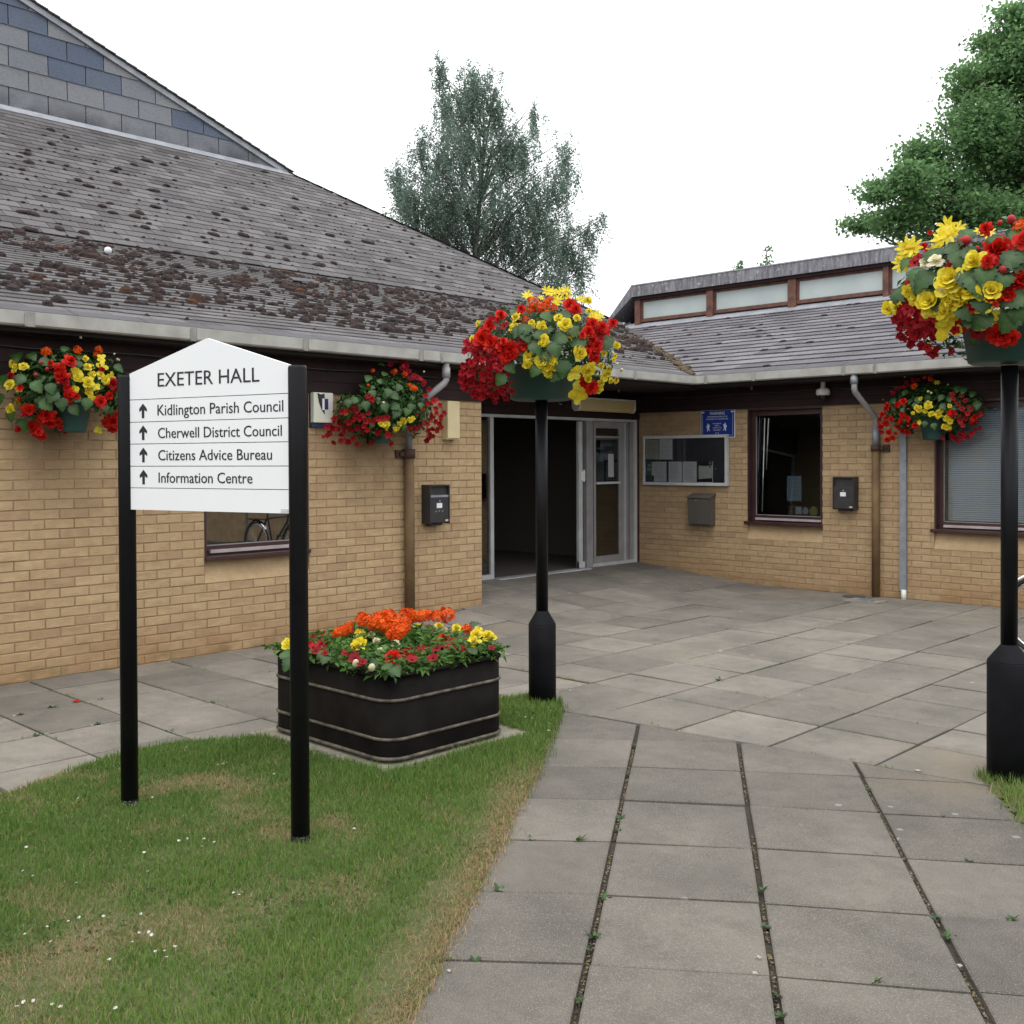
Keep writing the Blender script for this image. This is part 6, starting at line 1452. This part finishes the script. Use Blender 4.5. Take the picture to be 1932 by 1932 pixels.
# daisies in the lawn
dm = [daisy_mesh(100+i, 'white', 14) for i in range(4)]
dz = [(140, 1030), (122, 1158), (175, 1185), (640, 998), (405, 1223), (250, 1460), (132, 1500), (363, 1430), (420, 1410), (270, 1540), (550, 1403), (750, 1390), (785, 1160), (765, 1058), (995, 985), (1073, 1025), (1083, 985), (1137, 1003), (950, 995), (1240, 1277), (1270, 1287), (740, 1493), (805, 1505), (790, 1490), (703, 1542), (825, 1593), (875, 1590), (930, 1567), (580, 1637), (613, 1900), (90, 1890), (178, 1860), (125, 1868), (278, 1880), (320, 1893), (1160, 585), (1185, 580), (1203, 573), (1455, 635), (1435, 632), (1270, 460), (1290, 492), (1320, 490), (1355, 462), (1290, 470), (990, 490), (850, 507), (1883, 930), (885, 1623), (808, 762), (415, 765)]
for x, y in dz:
    p = gcv(*z7(x, y)); o = link('daisy', random.choice(dm), None, mat=orient((p[0], p[1], .030), (random.gauss(0, .25)+.1, random.gauss(0, .25)-.1, 1), random.uniform(.005, .0075))); tag(o, 'small white daisy growing in the short lawn grass', 'daisy', 'daisies in the lawn')
for _ in range(70):
    x = random.uniform(4.25, 4.95); y = random.uniform(-7.9, -6.95)
    if x < 4.45 and y < -7.3: continue
    if not inside(LAWN, np.array([x]), np.array([y]))[0] or (x < 4.88 and y < -7.34): continue
    o = link('daisy', random.choice(dm), None, mat=orient((x, y, .038), (random.gauss(0, .25), random.gauss(0, .25), 1), random.uniform(.0045, .007))); tag(o, 'small white daisy growing in the short lawn grass', 'daisy', 'daisies in the lawn')
for x, y in ((500, 562), (530, 563), (797, 517), (125, 930)):
    p = gcv(*z8(x, y)); o = link('daisy', dm[0], None, mat=orient((p[0], p[1], .030), (0, 0, 1), .009)); tag(o, 'small white daisy growing in the short lawn grass', 'daisy', 'daisies in the lawn')
# broad clover and plantain leaves in the turf
V = []
def fcl(r):
    while True:
        x, y = r.uniform(3.6, 7.2), r.uniform(-11.2, -8.7)
        if inside(LAWN, np.array([x]), np.array([y]))[0] and mnoise.noise(Vector((x*2.1, y*2.1, 4))) > .18: return (x, y, r.uniform(.012, .028)), (r.gauss(0, .3), r.gauss(0, .3), 1), 1
cl_ = foliage(None, fcl, 1500, .024, name='clover', seed=9); tag(cl_, 'patches of low clover and broad leaves in the lawn', 'clover')
# petals and pale scraps on the paving
litterm = M('dull_litter', (.42, .40, .36), (.32, .30, .26), scale=80, rough=.9)
def scrap(u, v, s_, mt, lab, cat, nm):
    p = gcv(u, v); m = MB(); z = ramp_h(p[0], p[1]); a = random.random()*3; s_ = s_*(.62 if mt in (paper, whitep, paper2) else 1); mt = litterm if mt in (paper, whitep, paper2) else mt
    pts = [(p[0]+s_*math.cos(a+q)*k, p[1]+s_*math.sin(a+q)*k*.6, z+.004+.006*(i % 2)) for i, (q, k) in enumerate(((0, 1), (1, .7), (2, .9), (3.1, 1), (4.2, .6), (5.2, .8)))]
    m.add(pts+[(p[0], p[1], z+.012)], [(i, (i+1) % 6, 6) for i in range(6)]); return tag(obj(nm, m, mt), lab, cat)
scrap(*z7(408, 222), .045, petal['scarlet'], 'red flower petal fallen on the paving at left of the sign', 'petal', 'fallen_petal')
scrap(*z8(955, 413), .02, petal['scarlet'], 'small red petal lying by the corner of the planter pad', 'petal', 'fallen_petal')
scrap(*z9(1593, 1632), .022, paper, 'pale scrap of litter in the right path joint', 'litter', 'litter_scrap'); scrap(*z9(503, 1672), .02, paper, 'pale scrap at the front cross joint beside the middle joint', 'litter', 'litter_scrap')
scrap(*z9(525, 1587), .02, paper, 'pale scrap left of the middle joint near the front', 'litter', 'litter_scrap'); scrap(*z8(630, 1660), .018, whitep, 'white scrap on the slab at the lawn corner in front', 'litter', 'litter_scrap'); scrap(*z9(1370, 592), .035, paper2, 'pale leaf on the seam near the tilted slab', 'leaf', 'dead_leaf')
scrap((1400+1040*.3106)*.62403, (1700+1257*.3106)*.62403, .03, paper2, 'pale leaf on the paving just right of the middle post', 'leaf', 'dead_leaf'); scrap((1400+1135*.3106)*.62403, (1700+1212*.3106)*.62403, .022, paper2, 'second pale leaf farther right of the middle post', 'leaf', 'dead_leaf')

# drain cover
dc = empty('drain_cover', (3.62, -.50, 0), 'small square grated drain set in the paving below the rusty pipe', 'drain')
m = MB(); m.box(3.42, 3.82, -.66, -.36, -.005, .012); obj('surround', m, concrete, dc)
m = MB()
for k in range(6): m.box(3.52+k*.035, 3.54+k*.035, -.60, -.42, .0125, .020)
m.box(3.50, 3.75, -.62, -.60, .0125, .019); m.box(3.50, 3.75, -.42, -.40, .0125, .019); obj('grate', m, galv, dc)
dc2 = MB(); dc2.lathe([(.13, 0), (.13, .008)], (3.36, -.26, .004), 28); tag(obj('inspection_cover', dc2, asphalt), 'dark round inspection cover in the paving against the right wall', 'drain cover')

# ball and slipped slate on the roof
bp = np.array([-3.25, -6.22, 2.71+T1*(1.3+3.25)+.06]); m = MB(); m.sphere((0, 0, 0), .045, 20, 14); o = obj('ball', m, M('ball_white', (.62, .62, .66), (.75, .75, .78), scale=14, rough=.5), smooth=True); o.location = bp; tag(o, 'white ball stuck among the moss on the left roof', 'ball')
m = MB(); q = np.array([-2.95, -3.55, 2.71+T1*(1.3+2.95)+.05]); m.prism([q+E1*-.22, q+E1*.22, q+E1*.20+EW*.18+EN*.03, q+E1*-.20+EW*.17+EN*.015], EN*.012, .2); tag(obj('slipped_slate', m, eavem), 'dark slipped slate lying loose on the mossy lower roof', 'slate')

# ================================================================== BICYCLE (leans beyond the right post; mirrored in the left window)
bk_ = empty('bicycle', (6.68, -2.78, 0), 'parked bicycle with silver mudguards half hidden behind the right post', 'bicycle')
BY = -2.78
BX = .075
def wheel(cx):
    cx += BX
    c = (cx, BY, .34); m = MB(); m.tube([(cx+.325*math.cos(a*PI/24), BY, .34+.325*math.sin(a*PI/24)) for a in range(49)], .016, 10, caps=False); w_ = obj('wheel', m, rubber, bk_, smooth=True)
    m = MB(); m.tube([(cx+.300*math.cos(a*PI/24), BY, .34+.300*math.sin(a*PI/24)) for a in range(49)], .010, 8, caps=False); obj('rim', m, chrome, w_, smooth=True)
    m = MB()
    for k in range(32):
        a = 2*PI*k/32; m.tube([(cx+.02*math.cos(a+.7), BY+.02*(-1)**k, .34+.02*math.sin(a+.7)), (cx+.298*math.cos(a), BY, .34+.298*math.sin(a))], .0012, 4)
    m.tube([(cx, BY-.04, .34), (cx, BY+.04, .34)], .018, 10); obj('spokes', m, chrome, w_)
    a0, a1 = (-.2, 2.45)
    m = MB(); n = 28; v = []
    for i in range(n+1):
        a = a0+(a1-a0)*i/n
        for rr_, yy in ((.352, -.026), (.366, -.013), (.370, 0), (.366, .013), (.352, .026)): v.append((cx+rr_*math.cos(a), BY+yy, .34+rr_*math.sin(a)))
    m.add(v, [(i*5+j, i*5+j+1, (i+1)*5+j+1, (i+1)*5+j) for i in range(n) for j in range(4)]); obj('mudguard', m, chrome, w_, smooth=True)
wheel(6.16); wheel(7.22)
m = MB(); P_ = lambda x, z, y=0: (x+BX, BY+y, z)
for a, b in ((P_(7.22, .34), P_(6.78, .30)), (P_(7.22, .34), P_(6.90, .78)), (P_(6.78, .30), P_(6.93, .84)), (P_(6.78, .30), P_(6.36, .72)), (P_(6.88, .74), P_(6.345, .80)), (P_(6.375, .68), P_(6.33, .88))): m.tube([a, b], .015, 10)
m.tube([P_(6.37, .70), P_(6.28, .50), P_(6.16, .34)], .012, 10); obj('frame', m, bikeblue, bk_)
m = MB(); m.tube([P_(6.32, .90), P_(6.30, .98), P_(6.33, 1.0, -.10), P_(6.50, .99, -.27)], .011, 8); m.tube([P_(6.30, .98), P_(6.33, 1.0, .10), P_(6.50, .99, .27)], .011, 8); obj('handlebar', m, chrome, bk_)
m = MB(); m.sphere(P_(6.98, .90), .13, 12, 8, (1, .55, .25)); obj('saddle', m, rubber, bk_, smooth=True); m = MB(); m.tube([P_(6.93, .84), P_(6.95, .90)], .013, 8); obj('seat_post', m, chrome, bk_)
m = MB(); m.lathe([(.0, 0), (.09, .001), (.09, .005), (0, .006)], (0, 0, 0), 24); m.v = [(6.78+BX+x, BY-.045-z, .30+y) for x, y, z in m.v]; m.tube([P_(6.78, .30, -.06), P_(6.85, .14, -.06)], .009, 8); m.box(6.80+BX, 6.90+BX, BY-.14, BY-.06, .125, .15); m.tube([P_(6.78, .30, .06), P_(6.71, .46, .06)], .009, 8); m.box(6.66+BX, 6.76+BX, BY+.06, BY+.14, .455, .48); obj('crankset', m, chrome, bk_)
m = MB(); m.tube([P_(7.20, .70), P_(7.45, .70)], .006, 6); m.box(6.98+BX, 7.42+BX, BY-.06, BY+.06, .715, .725); obj('carrier', m, blackpaint, bk_)

# ================================================================== TREES
def crown(name, parent, lobes, n, ls, mt, hang=None, seed=1, depth=1.0, clump=0, sp=(.15, .36)):
    """lobes: (centre, radii). hang=(lo,hi): weeping strands"""
    rg = np.random.default_rng(seed); vol = np.array([l[1][0]*l[1][2] for l in lobes])**.8; vol /= vol.sum(); P = []; 
    if hang:
        ns = n//40
        for li in rg.choice(len(lobes), ns, p=vol):
            c, r_ = lobes[li]; d = rg.normal(size=3); d /= np.linalg.norm(d); s0 = np.array(c)+np.array(r_)*d*rg.uniform(.2, 1.2)+np.array([0, 0, .12])
            Ls = rg.uniform(*hang); k = 40; t = np.sort(rg.random(k)); sw_ = rg.normal(0, .10, 2)
            q = s0+np.stack([sw_[0]*t+.05*np.sin(t*9+rg.random()*6), sw_[1]*t+.05*np.cos(t*7), -t*Ls], 1)+rg.normal(0, .045, (k, 3)); P.append(q)
        P = np.concatenate(P)
    else:
        nc = n//clump
        for li in rg.choice(len(lobes), nc, p=vol):
            c, r_ = lobes[li]; d = rg.normal(size=3); d /= np.linalg.norm(d); s0 = np.array(c)+np.array(r_)*d*rg.uniform(.45, 1.02)
            sp_ = rg.uniform(*sp); q = s0+np.clip(rg.normal(0, 1, (clump, 3)), -1.7, 1.7)*np.array([sp_, sp_, sp_*.38]); P.append(q)
        P = np.concatenate(P)
    M_ = len(P); nr = rg.normal(0, 1, (M_, 3))*(.8 if not hang else 1)+np.array([0, 0, .9 if not hang else 0]); nr /= np.linalg.norm(nr, axis=1)[:, None]
    a = rg.normal(size=(M_, 3)); t1 = np.cross(nr, a); t1 /= np.linalg.norm(t1, axis=1)[:, None]; t2 = np.cross(nr, t1); s_ = (ls*rg.uniform(.6, 1.3, M_))[:, None]
    V = np.stack([P-t1*s_*.5, P+t2*s_*.34+nr*s_*.1, P+t1*s_*.5, P-t2*s_*.34+nr*s_*.1], 1).reshape(-1, 3)-np.array(wloc(parent))
    Fi = np.arange(M_*4).reshape(-1, 4); T = np.repeat(np.clip(rg.normal(.45, .25, M_), 0, 1), 4)
    return fast_mesh(name, V, Fi, mt, parent, {'tint': T}, kind=None)
def limbs(parent, base, lobes, r0, mt, seed=1):
    rg = random.Random(seed); top = max(l[0][2] for l in lobes); m = MB()
    pts = [(base[0]+.15*math.sin(z*.6), base[1]+.12*math.cos(z*.5), z) for z in np.linspace(0, top*.93, 14)]
    m.tube(pts, [max(.03, r0*(1-i/14.5)) for i in range(14)], 10); obj('trunk', m, mt, parent, smooth=True)
    m = MB()
    for c, r_ in lobes:
        for _ in range(3):
            e_ = np.array(c)+np.array(r_)*np.array([rg.uniform(-.6, .6), rg.uniform(-.6, .6), rg.uniform(-.1, .7)]); zz = max(1.5, min(e_[2]-rg.uniform(.8, 2.4)-.25*np.hypot(e_[0]-base[0], e_[1]-base[1]), top*.88)); i = min(13, max(0, int(zz/(top*.93)*13))); s_ = np.array(pts[i])
            md = (s_+e_)/2+np.array([rg.gauss(0, .2), rg.gauss(0, .2), .25]); m.tube([s_, md, e_], [r0*.16, r0*.09, .008], 6)
    obj('branches', m, mt, parent, smooth=True)
def lobes_from(pix, conv, D, depth_k=.9, jit=1.2, seed=1):
    rg = random.Random(seed); out_ = []
    for cx, cy, rx, ry in pix:
        u, v = conv(cx, cy); k = conv(1, 0)[0]-conv(0, 0)[0]; dd = D+rg.uniform(-jit, jit); c = CAM+sight(u, v)*dd; rw = rx*k/F*dd; rh = ry*k/F*dd
        out_.append((c, (rw, rw*depth_k, rh)))
    return out_
bt = lobes_from([(580, 400, 45, 110), (770, 450, 110, 120), (720, 560, 150, 180), (880, 560, 75, 170), (700, 760, 200, 180), (490, 800, 80, 130), (350, 930, 65, 100), (380, 1050, 70, 120), (1085, 620, 50, 95), (1010, 790, 110, 140), (1240, 850, 75, 130), (1210, 1000, 110, 150), (1080, 1040, 130, 170), (820, 1000, 250, 220), (520, 1060, 150, 170), (1370, 1260, 60, 85), (1250, 1320, 120, 170), (1020, 1330, 230, 200), (750, 1250, 230, 200), (1200, 1520, 130, 150), (1440, 1170, 26, 26), (620, 600, 90, 140), (600, 880, 120, 160), (950, 1180, 160, 180), (640, 1130, 170, 190), (1140, 1230, 120, 150), (540, 1260, 140, 120), (1330, 1440, 60, 110), (930, 820, 120, 160), (430, 1100, 90, 140)], lambda x, y: (624+.3553*x, .3553*y-6), 36, seed=4)
bb = CAM+sight(905, 869)*36; BT = empty('birch_tree', (bb[0], bb[1], 0), 'tall grey green weeping birch standing behind the hall roofs', 'tree')
crown('crown', BT, bt, 130000, .070, birchleaf, (.3, 1.5), 5); limbs(BT, (bb[0], bb[1]), bt, .22, bark_b, 3)
mt_ = lobes_from([(1040, 1195, 60, 26), (1130, 1190, 70, 40), (1170, 1020, 60, 70), (1260, 1180, 120, 90), (1320, 960, 90, 100), (1410, 830, 100, 100), (1480, 1050, 180, 190), (1610, 640, 75, 70), (1620, 370, 60, 26), (1650, 480, 90, 90), (1720, 700, 150, 220), (1760, 220, 60, 35), (1810, 400, 130, 180), (1890, 80, 70, 60), (1900, 250, 110, 120), (1850, 900, 220, 260), (2050, 300, 180, 250), (2120, 700, 260, 320), (2150, 1100, 300, 300), (1750, 1150, 230, 120), (1560, 1300, 250, 80), (2300, 450, 220, 300), (1480, 690, 28, 22)], lambda x, y: (1245.5+.3553*x, .3553*y), 26, seed=6)
mb_ = CAM+sight(2090, 869)*26; MT = empty('maple_tree', (mb_[0], mb_[1], 0), 'large bright green broadleaf tree rising behind the clerestory at right', 'tree')
crown('crown', MT, mt_, 84000, .120, mapleleaf, None, 7, clump=28); limbs(MT, (mb_[0], mb_[1]), mt_, .3, bark, 5)
def sapling(u, v0, v1, wpx, D, label, seed):
    c = CAM+sight(u, 869)*D; E_ = empty('sapling', (c[0], c[1], 0), label, 'tree'); top = (CAM+sight(u, v0)*D)[2]; lo = (CAM+sight(u, v1)*D)[2]; rg = np.random.default_rng(seed); wd = wpx/F*D
    L_ = []
    for k in range(8):
        t = k/7; L_.append(((c[0]+rg.normal(0, .05), c[1]+rg.normal(0, .05), lo-.3+(top-lo+.2)*t), (wd*(1.1-t*.85), wd*(1.1-t*.85), .16)))
    m = MB(); m.tube([(c[0], c[1], 0), (c[0]+.05, c[1], lo), (c[0], c[1]+.02, top)], [.05, .02, .006], 8); obj('trunk', m, bark, E_); crown('crown', E_, L_, 260, .085, mapleleaf, None, seed, clump=6, sp=(.03, .08))
sapling(1445, 466, 500, 13, 30, 'thin sapling tip sticking up above the flat roof, the taller of two', 61); sapling(1397, 492, 508, 9, 30, 'short sapling tip just showing above the flat roof, left of the taller one', 62)
sapling(728, 396, 412, 22, 30, 'shrub top peeping over the left roof beside the birch', 63)
# unseen greenery added behind the viewer to darken reflections in the window glass
hg = MB(); hb = empty('added_hedge', (14, -24, 0), 'dark greenery out of view behind the viewpoint, added to darken window reflections', 'added_hedge')
LH = [((16-i*1.6+0, -30+i*1.3, 1.6), (1.4, 1.4, 1.8)) for i in range(-12, 1)]+[((17+i*1.5, -30+i*1.6, 1.8), (1.5, 1.5, 2.2)) for i in range(0, 16)]
crown('foliage', hb, LH, 9000, .35, hedgeleaf, None, 9, clump=30)
for k in range(0, len(LH), 3): 
    m = MB(); m.tube([(LH[k][0][0], LH[k][0][1], 0), (LH[k][0][0], LH[k][0][1], 2.2)], .08, 6); obj('stem', m, bark, hb)
